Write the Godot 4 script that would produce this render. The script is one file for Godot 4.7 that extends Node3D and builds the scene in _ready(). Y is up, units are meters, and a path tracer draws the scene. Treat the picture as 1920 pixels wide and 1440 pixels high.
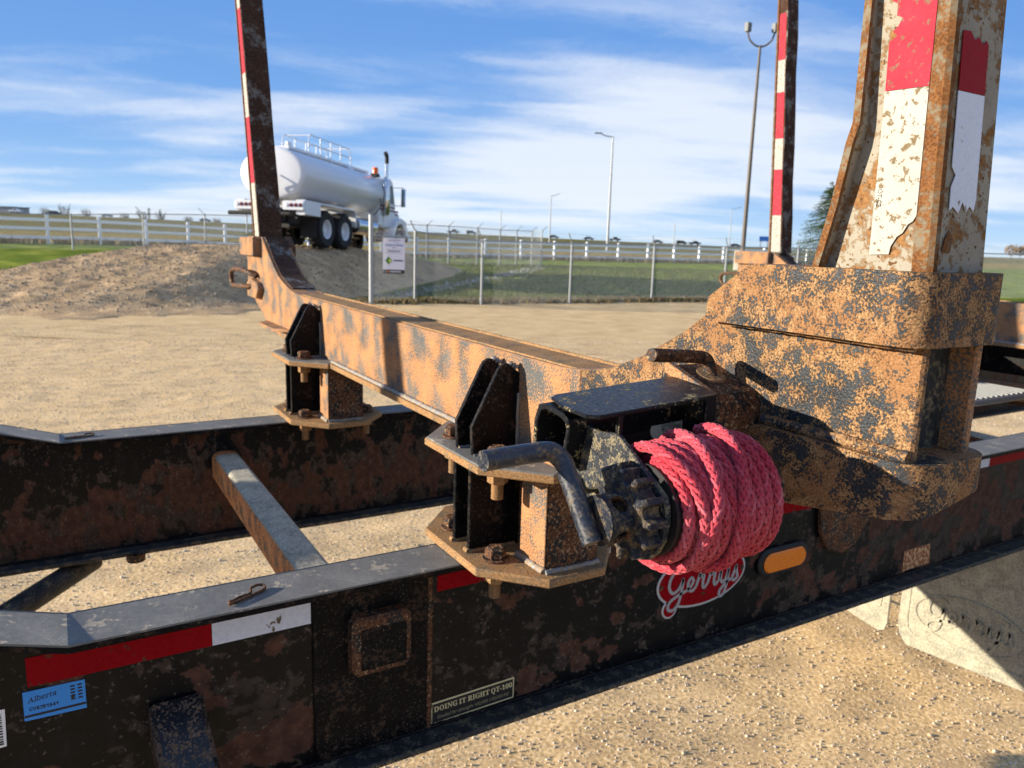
extends Node3D
# A log trailer bunk with a rope winch, seen close up in a gravel yard. y is up, metres; the trailer runs along x.
const EYE := 1.85
const YAW := 0.54003
var RIGHT := Vector3(cos(YAW), 0, sin(YAW))
var AHEAD := Vector3(sin(YAW), 0, -cos(YAW))
var M := {}
var used := {}
var rng := RandomNumberGenerator.new()
var lowland := FastNoiseLite.new()


# ---------------------------------------------------------------- mesh collector
class G:
	var v := PackedVector3Array()
	var n := PackedVector3Array()
	var uv := PackedVector2Array()
	var col := PackedColorArray()
	var idx := PackedInt32Array()
	var ink := Color(1, 1, 1)
	var colored := false

	func put(p: Vector3, q: Vector3, t := Vector2.ZERO) -> int:
		v.append(p)
		n.append(q)
		uv.append(t)
		if colored:
			col.append(ink)
		return v.size() - 1

	func tri_i(a: int, b: int, c: int) -> void:
		var f := (v[b] - v[a]).cross(v[c] - v[a])
		if f.dot(n[a] + n[b] + n[c]) > 0.0:
			idx.append_array([a, c, b])
		else:
			idx.append_array([a, b, c])

	func quad_i(a: int, b: int, c: int, d: int) -> void:
		tri_i(a, b, c)
		tri_i(a, c, d)

	func quad(a: Vector3, b: Vector3, c: Vector3, d: Vector3, out: Vector3) -> void:
		var q := (b - a).cross(c - a)
		if q.length_squared() < 1e-18:
			q = (c - a).cross(d - a)
		q = q.normalized()
		if q.dot(out) < 0.0:
			q = -q
		quad_i(put(a, q), put(b, q), put(c, q), put(d, q))

	static func ccw(p: PackedVector2Array) -> PackedVector2Array:
		var s := 0.0
		for i in p.size():
			var a := p[i]
			var b := p[(i + 1) % p.size()]
			s += a.x * b.y - b.x * a.y
		if s < 0.0:
			p = p.duplicate()
			p.reverse()
		return p

	static func inset(p: PackedVector2Array, w: float) -> PackedVector2Array:
		var r := PackedVector2Array()
		for i in p.size():
			var a := (p[i] - p[i - 1]).normalized()
			var b := (p[(i + 1) % p.size()] - p[i]).normalized()
			var na := Vector2(-a.y, a.x)
			var nb := Vector2(-b.y, b.x)
			var m := na + nb
			r.append(p[i] + m * (w / maxf(0.35, 1.0 + na.dot(nb))))
		return r

	# an outline in the plane of ex and ey, from h0 to h1 along ez, with bevelled rims
	func prism(poly: PackedVector2Array, o: Vector3, ex: Vector3, ey: Vector3, ez: Vector3, h0: float, h1: float, bevel := 0.0) -> G:
		poly = ccw(poly)
		var k := poly.size()
		if bevel > 0.0:
			bevel = minf(bevel, absf(h1 - h0) * 0.45)
		var small := inset(poly, bevel) if bevel > 0.0 else poly
		var tris := Geometry2D.triangulate_polygon(small)
		for cap in [[h0, -1.0], [h1, 1.0]]:
			var q: Vector3 = ez * cap[1]
			var first := v.size()
			for p in small:
				put(o + ex * p.x + ey * p.y + ez * cap[0], q, p)
			for t in range(0, tris.size(), 3):
				tri_i(first + tris[t], first + tris[t + 1], first + tris[t + 2])
		var en := PackedVector2Array()
		var ln := PackedFloat32Array()
		for i in k:
			var d := poly[(i + 1) % k] - poly[i]
			ln.append(d.length_squared())
			d = d.normalized()
			en.append(Vector2(d.y, -d.x))
		for i in k:
			var j := (i + 1) % k
			var n0 := en[i]
			var n1 := en[i]
			if en[i].dot(en[i - 1]) > 0.78:
				n0 = (en[i] * ln[i] + en[i - 1] * ln[i - 1]).normalized()
			if en[i].dot(en[j]) > 0.78:
				n1 = (en[i] * ln[i] + en[j] * ln[j]).normalized()
			var a := o + ex * poly[i].x + ey * poly[i].y
			var b := o + ex * poly[j].x + ey * poly[j].y
			var q0 := ex * n0.x + ey * n0.y
			var q1 := ex * n1.x + ey * n1.y
			quad_i(put(a + ez * (h0 + bevel), q0), put(b + ez * (h0 + bevel), q1), put(b + ez * (h1 - bevel), q1), put(a + ez * (h1 - bevel), q0))
			if bevel > 0.0:
				var sa := o + ex * small[i].x + ey * small[i].y
				var sb := o + ex * small[j].x + ey * small[j].y
				for e in [[h0, bevel, -1.0], [h1, -bevel, 1.0]]:
					var c0: Vector3 = (q0 + ez * e[2]).normalized()
					var c1: Vector3 = (q1 + ez * e[2]).normalized()
					quad_i(put(a + ez * (e[0] + e[1]), c0), put(b + ez * (e[0] + e[1]), c1), put(sb + ez * e[0], c1), put(sa + ez * e[0], c0))
		return self

	# outlines given in the trailer's planes
	func px(poly: Array, x0: float, x1: float, bevel := 0.0) -> G:   # (z, y) outline
		return prism(PackedVector2Array(poly), Vector3.ZERO, Vector3.BACK, Vector3.UP, Vector3.RIGHT, x0, x1, bevel)

	func py(poly: Array, y0: float, y1: float, bevel := 0.0) -> G:   # (x, z) outline
		return prism(PackedVector2Array(poly), Vector3.ZERO, Vector3.RIGHT, Vector3.BACK, Vector3.UP, y0, y1, bevel)

	func pz(poly: Array, z0: float, z1: float, bevel := 0.0) -> G:   # (x, y) outline
		return prism(PackedVector2Array(poly), Vector3.ZERO, Vector3.RIGHT, Vector3.UP, Vector3.BACK, z0, z1, bevel)

	func box(lo: Vector3, hi: Vector3, bevel := 0.0) -> G:
		return pz([Vector2(lo.x, lo.y), Vector2(hi.x, lo.y), Vector2(hi.x, hi.y), Vector2(lo.x, hi.y)], lo.z, hi.z, bevel)

	func bar(a: Vector3, b: Vector3, w: float, h: float, bevel := 0.0, upw := Vector3.UP) -> G:
		var ez := (b - a).normalized()
		var ex := upw.cross(ez)
		if ex.length() < 1e-4:
			ex = Vector3.RIGHT.cross(ez)
		ex = ex.normalized()
		var ey := ez.cross(ex)
		return prism(PackedVector2Array([Vector2(-w, -h) / 2, Vector2(w, -h) / 2, Vector2(w, h) / 2, Vector2(-w, h) / 2]), a, ex, ey, ez, 0, a.distance_to(b), bevel)

	func tube(pts: Array, r: float, sides := 10, capped := true, r1 := -1.0) -> G:
		var k := pts.size()
		var t0: Vector3 = (pts[1] - pts[0]).normalized()
		var side := t0.cross(Vector3.UP)
		if side.length() < 0.05:
			side = t0.cross(Vector3.RIGHT)
		side = side.normalized()
		var first := v.size()
		var far := 0.0
		for i in k:
			var t: Vector3 = (pts[mini(i + 1, k - 1)] - pts[maxi(i - 1, 0)]).normalized()
			side = (side - t * side.dot(t)).normalized()
			var up := t.cross(side)
			var rr := r if r1 < 0.0 else lerpf(r, r1, float(i) / (k - 1))
			if i:
				far += pts[i].distance_to(pts[i - 1])
			for j in sides:
				var a := TAU * j / sides
				var q := side * cos(a) + up * sin(a)
				put(pts[i] + q * rr, q, Vector2(float(j) / sides, far))
		for i in k - 1:
			for j in sides:
				var a := first + i * sides + j
				var b := first + i * sides + (j + 1) % sides
				quad_i(a, b, b + sides, a + sides)
		if capped:
			for e in [0, k - 1]:
				var q: Vector3 = (pts[0] - pts[1]).normalized() if e == 0 else (pts[k - 1] - pts[k - 2]).normalized()
				var c := put(pts[e], q)
				var ring := []
				for j in sides:
					ring.append(put(v[first + e * sides + j], q))
				for j in sides:
					tri_i(c, ring[j], ring[(j + 1) % sides])
		return self

	# profile of (radius, height) turned about an axis
	func lathe(prof: Array, o: Vector3, axis: Vector3, sides := 24, sx := 1.0, sy := 1.0, across := Vector3.ZERO) -> G:
		var ex := across if across != Vector3.ZERO else (axis.cross(Vector3.UP) if absf(axis.y) < 0.9 else Vector3.RIGHT).normalized()
		var ey := axis.cross(ex).normalized()
		for i in prof.size() - 1:
			var a: Vector2 = prof[i]
			var b: Vector2 = prof[i + 1]
			var d := (b - a).normalized()
			var first := v.size()
			var na := Vector2(d.y, -d.x)
			var nb := na
			if i > 0:
				var e: Vector2 = (prof[i] - prof[i - 1]).normalized()
				if e.dot(d) > 0.8:
					na = (na + Vector2(e.y, -e.x)).normalized()
			if i + 2 < prof.size():
				var e: Vector2 = (prof[i + 2] - prof[i + 1]).normalized()
				if e.dot(d) > 0.8:
					nb = (nb + Vector2(e.y, -e.x)).normalized()
			for j in sides + 1:
				var t := TAU * j / sides
				var c := ex * cos(t) * sx + ey * sin(t) * sy
				var cn := ex * cos(t) / sx + ey * sin(t) / sy
				put(o + c * a.x + axis * a.y, (cn * na.x + axis * na.y).normalized())
				put(o + c * b.x + axis * b.y, (cn * nb.x + axis * nb.y).normalized())
			for j in sides:
				var s := first + j * 2
				quad_i(s, s + 2, s + 3, s + 1)
		return self

	# a plan outline (x, z) with its own top and bottom height at each corner
	func slab(plan: PackedVector2Array, bot: PackedFloat32Array, top: PackedFloat32Array) -> G:
		var k := plan.size()
		var tris := Geometry2D.triangulate_polygon(plan)
		var s := 0.0
		for i in k:
			s += plan[i].x * plan[(i + 1) % k].y - plan[(i + 1) % k].x * plan[i].y
		var sg := 1.0 if s > 0 else -1.0
		for t in range(0, tris.size(), 3):
			for e in [[top, Vector3.UP], [bot, Vector3.DOWN]]:
				var p := []
				for m in 3:
					var c := plan[tris[t + m]]
					p.append(Vector3(c.x, e[0][tris[t + m]], c.y))
				var q: Vector3 = (p[1] - p[0]).cross(p[2] - p[0]).normalized()
				if q.dot(e[1]) < 0:
					q = -q
				tri_i(put(p[0], q), put(p[1], q), put(p[2], q))
		var en := []
		var ln := []
		for i in k:
			var d := plan[(i + 1) % k] - plan[i]
			ln.append(d.length_squared())
			d = d.normalized()
			en.append(Vector2(d.y, -d.x) * sg)
		for i in k:
			var j := (i + 1) % k
			var n0: Vector2 = en[i]
			var n1: Vector2 = en[i]
			if n0.dot(en[i - 1]) > 0.7:
				n0 = (n0 * ln[i] + en[i - 1] * ln[i - 1]).normalized()
			if n1.dot(en[j]) > 0.7:
				n1 = (n1 * ln[i] + en[j] * ln[j]).normalized()
			var q0 := Vector3(n0.x, 0, n0.y)
			var q1 := Vector3(n1.x, 0, n1.y)
			quad_i(put(Vector3(plan[i].x, bot[i], plan[i].y), q0), put(Vector3(plan[j].x, bot[j], plan[j].y), q1), put(Vector3(plan[j].x, top[j], plan[j].y), q1), put(Vector3(plan[i].x, top[i], plan[i].y), q0))
		return self

	# lumpy skin: moves every vertex by a noise so that edges are not ruler straight (same place, same shift)
	func rough(amount: float, freq: float) -> G:
		var f := FastNoiseLite.new()
		f.frequency = freq
		for i in v.size():
			var p := v[i]
			v[i] = p + Vector3(f.get_noise_3dv(p), f.get_noise_3dv(p + Vector3(9, 0, 0)), f.get_noise_3dv(p + Vector3(0, 0, 7))) * amount
		return self

	func mesh(m: Material) -> ArrayMesh:
		var a := []
		a.resize(Mesh.ARRAY_MAX)
		a[Mesh.ARRAY_VERTEX] = v
		a[Mesh.ARRAY_NORMAL] = n
		a[Mesh.ARRAY_TEX_UV] = uv
		if colored:
			a[Mesh.ARRAY_COLOR] = col
		a[Mesh.ARRAY_INDEX] = idx
		var r := ArrayMesh.new()
		r.add_surface_from_arrays(Mesh.PRIMITIVE_TRIANGLES, a)
		r.surface_set_material(0, m)
		return r


# ---------------------------------------------------------------- naming and parenting
func numbered(called: String) -> String:
	used[called] = used.get(called, -1) + 1
	return called if used[called] == 0 else "%s_%03d" % [called, used[called]]


func tag(o: Node, label: String, category := "", group := "", kind := "") -> Node:
	if label: o.set_meta("label", label)
	if category: o.set_meta("category", category)
	if group: o.set_meta("group", group)
	if kind: o.set_meta("kind", kind)
	return o


func thing(called: String, label: String, category: String, at := Vector3.ZERO, turn := 0.0, group := "") -> Node3D:
	var o := Node3D.new()
	o.name = numbered(called)
	add_child(o)
	o.position = at
	o.rotation.y = turn
	tag(o, label, category, group)
	return o


func part(called: String, g: G, m: Material, parent: Node3D = null, at := Vector3.ZERO) -> MeshInstance3D:
	return set_mesh(called, g.mesh(m), parent, at)


func set_mesh(called: String, mesh: Mesh, parent: Node3D = null, at := Vector3.ZERO) -> MeshInstance3D:
	var o := MeshInstance3D.new()
	o.mesh = mesh
	o.position = at
	if parent == null:
		o.name = numbered(called)
		add_child(o)
		return o
	var k := 0
	while parent.has_node(NodePath(called if k == 0 else "%s_%03d" % [called, k])):
		k += 1
	o.name = called if k == 0 else "%s_%03d" % [called, k]
	parent.add_child(o)
	return o


func dup(o: Node3D, called: String, parent: Node3D) -> Node3D:
	var c: Node3D = o.duplicate()
	var k := 0
	while parent.has_node(NodePath("%s_%03d" % [called, k + 1])):
		k += 1
	c.name = numbered(called) if parent == self else "%s_%03d" % [called, k + 1]
	parent.add_child(c)
	return c


func put_text(called: String, words: String, size: float, m: Material, parent: Node3D, at: Vector3, basis_: Basis, serif := false, bold := true, italic := false) -> MeshInstance3D:
	var t := TextMesh.new()
	var f := SystemFont.new()
	f.font_names = PackedStringArray(["Droid Serif" if serif else "Droid Sans"])
	f.font_weight = 700 if bold else 400
	t.font = f
	t.text = words
	t.font_size = 32
	t.pixel_size = size / 32.0
	t.depth = 0.0006
	t.curve_step = 2.0
	t.material = m
	var o := set_mesh(called, t, parent, at)
	if italic:
		basis_ = basis_ * Basis(Vector3(1, 0, 0), Vector3(0.25, 1, 0), Vector3(0, 0, 1))
	o.basis = basis_
	return o


func smooth_line(p: Array, per := 6) -> Array:
	var r := []
	for i in p.size() - 1:
		for k in per:
			var t := float(k) / per
			var a = p[maxi(i - 1, 0)]
			var b = p[i]
			var c = p[i + 1]
			var d = p[mini(i + 2, p.size() - 1)]
			r.append(0.5 * (2.0 * b + (c - a) * t + (2.0 * a - 5.0 * b + 4.0 * c - d) * t * t + (3.0 * b - a - 3.0 * c + d) * t * t * t))
	r.append(p[p.size() - 1])
	return r


# a flat ribbon along a line in the plane of ex and ey
func ribbon(g: G, line: Array, w: float, o: Vector3, ex: Vector3, ey: Vector3, ez: Vector3, thick: float) -> void:
	var rows := []
	for i in line.size():
		var d: Vector2 = (line[mini(i + 1, line.size() - 1)] - line[maxi(i - 1, 0)]).normalized()
		var s := Vector2(-d.y, d.x) * w / 2
		var a: Vector2 = line[i] + s
		var b: Vector2 = line[i] - s
		rows.append([o + ex * a.x + ey * a.y, o + ex * b.x + ey * b.y, ex * s.x + ey * s.y])
	for i in rows.size() - 1:
		var p = rows[i]
		var q = rows[i + 1]
		var h := ez * thick
		g.quad(p[0] + h, q[0] + h, q[1] + h, p[1] + h, ez)
		g.quad(p[0], q[0], q[0] + h, p[0] + h, p[2])
		g.quad(p[1], q[1], q[1] + h, p[1] + h, -p[2])


func ground_at(u: float, v: float, y := 0.0) -> Vector3:   # yard coordinates: u along the fence side, v away from the trailer
	return RIGHT * u + AHEAD * v + Vector3(0, y, 0)


# ---------------------------------------------------------------- surfaces
func noise(size: Vector2i, sd: int, freq: float, octaves := 4, kind := FastNoiseLite.TYPE_SIMPLEX_SMOOTH, gain := 0.5, warp := 0.0) -> PackedByteArray:
	var f := FastNoiseLite.new()
	f.seed = sd
	f.noise_type = kind
	f.frequency = freq
	f.fractal_octaves = octaves
	f.fractal_gain = gain
	if kind == FastNoiseLite.TYPE_CELLULAR:
		f.fractal_type = FastNoiseLite.FRACTAL_NONE
		f.cellular_return_type = FastNoiseLite.RETURN_DISTANCE
	if warp > 0.0:
		f.domain_warp_enabled = true
		f.domain_warp_amplitude = warp
		f.domain_warp_frequency = freq * 1.5
	var im := f.get_seamless_image(size.x, size.y, false, false, 0.12, true)
	im.convert(Image.FORMAT_L8)
	return im.get_data()


# rgb stops over 0..255
func ramp(stops: Array) -> PackedByteArray:
	var r := PackedByteArray()
	r.resize(768)
	for i in 256:
		var k := 0
		while k < stops.size() - 2 and i > stops[k + 1][0]:
			k += 1
		var t := clampf((i - stops[k][0]) / maxf(1.0, stops[k + 1][0] - stops[k][0]), 0, 1)
		for c in 3:
			r[i * 3 + c] = int(lerpf(stops[k][1][c], stops[k + 1][1][c], t))
	return r


func finish(m: StandardMaterial3D, size: Vector2i, rgb: PackedByteArray, ro: PackedByteArray, hi: PackedByteArray, tile: float, bump: float, spec := 0.5, even := false) -> StandardMaterial3D:
	m.albedo_texture = ImageTexture.create_from_image(Image.create_from_data(size.x, size.y, false, Image.FORMAT_RGB8, rgb))
	if not even:
		m.roughness_texture = ImageTexture.create_from_image(Image.create_from_data(size.x, size.y, false, Image.FORMAT_L8, ro))
	m.roughness = 0.95 if even else 1.0
	m.metallic_specular = spec
	if bump > 0.0:
		m.heightmap_enabled = true
		m.heightmap_scale = bump
		m.heightmap_texture = ImageTexture.create_from_image(Image.create_from_data(size.x, size.y, false, Image.FORMAT_L8, hi))
	if tile > 0.0:
		m.uv1_triplanar = true
		m.uv1_world_triplanar = true
		m.uv1_triplanar_sharpness = 6.0
		m.uv1_scale = Vector3.ONE / tile
	return m


# two layers (an under-surface such as rust and what is left of a coat over it) parted by a noise, with splashes of dirt over both
func worn(s: Dictionary) -> StandardMaterial3D:   # computed later, with the others, in weave()
	var m := StandardMaterial3D.new()
	jobs.append([m, s])
	return m


var jobs := []
var woven := []


func weave() -> void:
	woven.resize(jobs.size())
	var id := WorkerThreadPool.add_group_task(weave_one, jobs.size(), -1, true)
	WorkerThreadPool.wait_for_group_task_completion(id)
	for i in jobs.size():
		var s: Dictionary = jobs[i][1]
		var w: Array = woven[i]
		if s.has("blots"):
			finish(jobs[i][0], w[0], w[1], w[2], w[3], 0.0, 0.2, 0.3)
		else:
			finish(jobs[i][0], w[0], w[1], w[2], w[3], s.get("tile", 0.8), s.get("bump", 0.15), s.get("spec", 0.5), s.get("even", false))
	woven.clear()


func weave_one(i: int) -> void:
	var s: Dictionary = jobs[i][1]
	woven[i] = stained_pixels(s) if s.has("blots") else worn_pixels(s)


func worn_pixels(s: Dictionary) -> Array:
	var size := Vector2i(s.size, s.get("tall", s.size))
	var sd: int = s.seed
	var k: float = 1024.0 / s.size
	var big := noise(size, sd, s.get("big", 0.006) * k, 5, FastNoiseLite.TYPE_SIMPLEX_SMOOTH, s.get("gain", 0.55), s.get("warp", 25.0) / k)
	var fine := noise(size, sd + 1, s.get("fine", 0.03) * k, 4, FastNoiseLite.TYPE_SIMPLEX_SMOOTH, 0.65)
	var pits := noise(size, sd + 2, s.get("pits", 0.1) * k, 1, FastNoiseLite.TYPE_CELLULAR)
	var specks := noise(size, sd + 3, s.get("speck", 0.035) * k, 3, FastNoiseLite.TYPE_SIMPLEX_SMOOTH, 0.6)
	var tone := noise(size, sd + 4, 0.004 * k, 3)
	var under := ramp(s.under)
	var over := ramp(s.over)
	var dirt: Array = s.get("dirt", [120, 100, 75])
	var cut: float = s.cut            # 0..255: above it the under-surface shows
	var edge: float = s.get("edge", 10.0)
	var wild: float = s.get("wild", 0.5)   # how far the fine noise frays the border
	var dcut: float = s.get("dirt_cut", 400.0)
	var dsoft: float = s.get("dirt_soft", 12.0)
	var rough_u: float = s.get("rough_under", 0.95)
	var rough_o: float = s.get("rough_over", 0.45)
	var lift: float = s.get("lift", 60.0)
	var tone_by: float = s.get("tone", 0.25)
	var zone: float = s.get("zone", 0.0)
	var bloom: Array = s.get("bloom", [0, 0, 0])   # fresher rust where a scale has come off
	var bloom_cut: float = s.get("bloom_cut", 999.0)
	var grime: float = s.get("grime", 0.0)   # how dark the broken edges of the coat are
	var coat_grain: float = s.get("coat_grain", 0.06)
	var grain: float = s.get("grain", 0.5)
	var count := size.x * size.y
	var rgb := PackedByteArray()
	var ro := PackedByteArray()
	var hi := PackedByteArray()
	rgb.resize(count * 3)
	ro.resize(count)
	hi.resize(count)
	for i in count:
		var f := fine[i]
		var b := big[i] + (f - 128) * wild + (tone[i] - 128) * zone
		var m := clampf((b - cut) / edge * 0.5 + 0.5, 0.0, 1.0)
		var t := tone[i]
		var iu := clampi(int(f * (1.0 - grain) + pits[i] * grain + (t - 128) * tone_by), 0, 255) * 3
		var io := clampi(int(f * 0.5 + 64 + (t - 128) * 0.4), 0, 255) * 3
		var st := clampf(((255 - big[i]) * 0.45 + tone[i] * 0.55 + (f - 128) * 0.22 - bloom_cut) / 5.0, 0.0, 1.0) * 0.6 * m
		var d := clampf((specks[i] + (t - 128) * 0.12 - dcut) / dsoft, 0.0, 1.0)
		var lum := 0.55 + under[iu] / 300.0
		var r := lerpf(lerpf(lerpf(over[io], under[iu], m), bloom[0] * lum, st), dirt[0], d)
		var g := lerpf(lerpf(lerpf(over[io + 1], under[iu + 1], m), bloom[1] * lum, st), dirt[1], d)
		var bl := lerpf(lerpf(lerpf(over[io + 2], under[iu + 2], m), bloom[2] * lum, st), dirt[2], d)
		var dark := 1.0 - grime * 4.0 * m * (1.0 - m)
		rgb[i * 3] = int(r * dark)
		rgb[i * 3 + 1] = int(g * dark)
		rgb[i * 3 + 2] = int(bl * dark)
		ro[i] = int(255.0 * lerpf(lerpf(rough_o + (f - 128) * 0.0012, rough_u, m), 0.95, d))
		var rim := 4.0 * m * (1.0 - m)
		hi[i] = clampi(int(90.0 + lift * (1.0 - m) + rim * lift * 0.5 + m * (f * 0.28 + pits[i] * 0.16) + (1.0 - m) * f * coat_grain + d * 10.0), 0, 255)
	return [size, rgb, ro, hi]


func plain(c: Color, rough := 0.6, metal := 0.0) -> StandardMaterial3D:
	var m := StandardMaterial3D.new()
	m.albedo_color = c
	m.roughness = rough
	m.metallic = metal
	return m


func c8(r: int, g: int, b: int) -> Color:
	return Color8(r, g, b)


func surfaces() -> void:
	var orange := [[0, [50, 37, 28]], [45, [90, 67, 48]], [95, [130, 100, 69]], [165, [154, 122, 87]], [255, [176, 147, 114]]]
	var coat := [[0, [22, 24, 27]], [128, [58, 62, 66]], [255, [104, 106, 107]]]
	M.rust_heavy = worn({seed = 11, size = 1024, tile = 0.55, under = orange, over = coat, cut = 101.0, edge = 16.0, wild = 1.05, lift = 60.0, bump = 0.34, rough_over = 0.42, coat_grain = 0.25, big = 0.019, warp = 40.0, fine = 0.11, grain = 0.55, tone = 0.35, spec = 0.22, rough_under = 1.0, zone = 0.55, grime = 0.5, pits = 0.2, bloom = [118, 82, 54], bloom_cut = 136.0})
	M.rust_beam = worn({seed = 23, size = 1024, tile = 0.55, under = [[0, [84, 55, 38]], [60, [127, 89, 60]], [120, [158, 115, 80]], [190, [173, 136, 99]], [255, [192, 161, 127]]], over = [[0, [60, 63, 64]], [128, [92, 94, 93]], [255, [134, 131, 124]]], cut = 88.0, edge = 18.0, wild = 1.5, lift = 16.0, bump = 0.14, rough_over = 0.8, coat_grain = 0.3, fine = 0.09, big = 0.005, grain = 0.5, spec = 0.2, rough_under = 1.0, zone = 0.5, grime = 0.15, pits = 0.2, bloom = [144, 105, 74], bloom_cut = 138.0})
	M.rust_dust = worn({seed = 31, size = 512, tile = 0.4, under = [[0, [97, 70, 46]], [128, [147, 114, 79]], [255, [169, 142, 106]]], over = [[0, [82, 72, 59]], [255, [131, 114, 91]]], cut = 70.0, edge = 30.0, wild = 0.8, lift = 10.0, bump = 0.1, rough_over = 0.8, fine = 0.06, spec = 0.2, rough_under = 1.0})
	M.rust_brown = worn({seed = 37, size = 512, tile = 0.35, under = [[0, [44, 30, 24]], [128, [94, 64, 45]], [255, [136, 98, 70]]], over = [[0, [22, 22, 24]], [255, [58, 56, 54]]], cut = 100.0, edge = 24.0, wild = 1.0, lift = 25.0, bump = 0.15, rough_over = 0.5, dirt_cut = 176.0, dirt = [146, 122, 94], spec = 0.25})
	M.black = worn({seed = 41, size = 512, tile = 0.5, under = [[0, [24, 20, 18]], [128, [54, 42, 33]], [255, [84, 66, 50]]], over = [[0, [5, 6, 8]], [128, [10, 11, 14]], [255, [20, 21, 24]]], cut = 184.0, edge = 40.0, wild = 0.9, lift = 8.0, bump = 0.04, rough_over = 0.42, dirt_cut = 194.0, dirt = [88, 78, 66], speck = 0.07, spec = 0.22})
	M.black_dusty = worn({seed = 47, size = 512, tile = 0.3, under = [[0, [64, 58, 46]], [128, [104, 94, 74]], [255, [140, 126, 98]]], over = [[0, [22, 24, 26]], [128, [44, 46, 48]], [255, [72, 72, 70]]], cut = 172.0, edge = 50.0, wild = 0.8, lift = 4.0, bump = 0.03, rough_over = 0.5, spec = 0.3})
	M.flange = worn({seed = 53, size = 512, tile = 0.5, under = [[0, [120, 112, 100]], [255, [170, 160, 144]]], over = [[0, [82, 82, 80]], [128, [102, 101, 97]], [255, [124, 122, 116]]], cut = 214.0, edge = 12.0, wild = 0.7, lift = -4.0, bump = 0.015, rough_over = 0.6, dirt_cut = 198.0, dirt = [150, 142, 130], speck = 0.09, spec = 0.3})
	M.white_rust = worn({seed = 59, size = 1024, tile = 0.45, under = [[0, [79, 50, 29]], [128, [126, 91, 57]], [255, [146, 117, 81]]], over = [[0, [122, 116, 102]], [128, [142, 136, 122]], [255, [156, 151, 138]]], cut = 172.0, edge = 40.0, wild = 0.9, lift = 14.0, bump = 0.06, rough_over = 0.7, dirt_cut = 196.0, dirt = [91, 65, 40], big = 0.009, spec = 0.2, grime = 0.1, zone = 0.5})
	M.stake_edge = worn({seed = 61, size = 512, tile = 0.3, under = [[0, [58, 36, 22]], [128, [108, 72, 43]], [255, [134, 101, 67]]], over = [[0, [95, 87, 72]], [255, [126, 116, 98]]], cut = 92.0, edge = 40.0, wild = 0.9, lift = 10.0, bump = 0.1, rough_over = 0.6, spec = 0.2})
	M.stake_brown = worn({seed = 67, size = 1024, tile = 0.7, under = [[0, [34, 23, 18]], [128, [66, 46, 35]], [255, [104, 78, 60]]], over = [[0, [84, 80, 74]], [255, [132, 127, 118]]], cut = 74.0, edge = 40.0, wild = 0.8, lift = 10.0, bump = 0.08, rough_over = 0.55, big = 0.006, spec = 0.3, zone = 0.5})
	M.tape_white = worn({seed = 71, size = 512, tile = 0.22, under = [[0, [79, 64, 43]], [128, [110, 96, 74]], [255, [126, 117, 98]]], over = [[0, [150, 147, 138]], [255, [168, 166, 160]]], cut = 182.0, edge = 12.0, wild = 0.6, lift = 30.0, bump = 0.08, rough_over = 0.7, big = 0.014, spec = 0.15})
	M.tape_red = worn({seed = 73, size = 512, tile = 0.22, under = [[0, [99, 54, 43]], [255, [136, 116, 101]]], over = [[0, [144, 42, 54]], [255, [166, 60, 72]]], cut = 192.0, edge = 10.0, wild = 0.5, lift = 30.0, bump = 0.07, rough_over = 0.7, big = 0.014, spec = 0.1})
	M.tape_red_clean = worn({seed = 79, size = 512, tile = 0.5, under = [[0, [60, 20, 16]], [255, [120, 80, 60]]], over = [[0, [122, 6, 16]], [255, [142, 10, 22]]], cut = 212.0, edge = 10.0, lift = 4.0, bump = 0.0, rough_over = 0.3, spec = 0.15})
	M.tape_white_clean = worn({seed = 83, size = 512, tile = 0.5, under = [[0, [70, 60, 46]], [255, [120, 104, 84]]], over = [[0, [184, 190, 204]], [255, [206, 210, 220]]], cut = 226.0, edge = 10.0, lift = 4.0, bump = 0.0, rough_over = 0.3})
	M.gravel = worn({seed = 89, size = 1024, tile = 2.2, under = [[0, [134, 107, 73]], [90, [204, 172, 123]], [180, [244, 211, 162]], [255, [251, 243, 200]]], over = [[0, [153, 125, 90]], [255, [240, 209, 159]]], cut = 110.0, edge = 40.0, wild = 0.8, lift = 4.0, bump = 0.4, rough_over = 0.95, fine = 0.08, pits = 0.11, coat_grain = 0.28, tone = 0.12, even = true, spec = 0.15})
	M.gravel_far = worn({seed = 97, size = 1024, tile = 3.6, under = [[0, [129, 105, 73]], [100, [204, 173, 126]], [255, [251, 232, 184]]], over = [[0, [154, 127, 91]], [255, [245, 214, 164]]], cut = 120.0, edge = 40.0, wild = 0.8, lift = 4.0, bump = 4.0, rough_over = 0.95, fine = 0.11, pits = 0.13, coat_grain = 0.28, tone = 0.15, even = true, spec = 0.15})
	M.mound = worn({seed = 101, size = 1024, tile = 4.0, under = [[0, [103, 85, 65]], [110, [182, 153, 117]], [200, [239, 206, 160]], [255, [245, 248, 220]]], over = [[0, [117, 97, 72]], [255, [232, 197, 150]]], cut = 120.0, edge = 40.0, wild = 0.8, lift = 4.0, bump = 4.0, rough_over = 0.95, fine = 0.07, pits = 0.09, coat_grain = 0.28, even = true, spec = 0.1})
	M.lawn = worn({seed = 103, size = 1024, tile = 7.0, under = [[0, [73, 86, 27]], [128, [120, 131, 48]], [255, [177, 167, 79]]], over = [[0, [64, 79, 26]], [128, [104, 119, 40]], [255, [153, 154, 65]]], cut = 128.0, edge = 60.0, wild = 0.6, lift = 0.0, bump = 4.0, rough_over = 0.95, fine = 0.09, coat_grain = 0.28, even = true, spec = 0.1, zone = 0.8, tone = 0.8})
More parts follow.
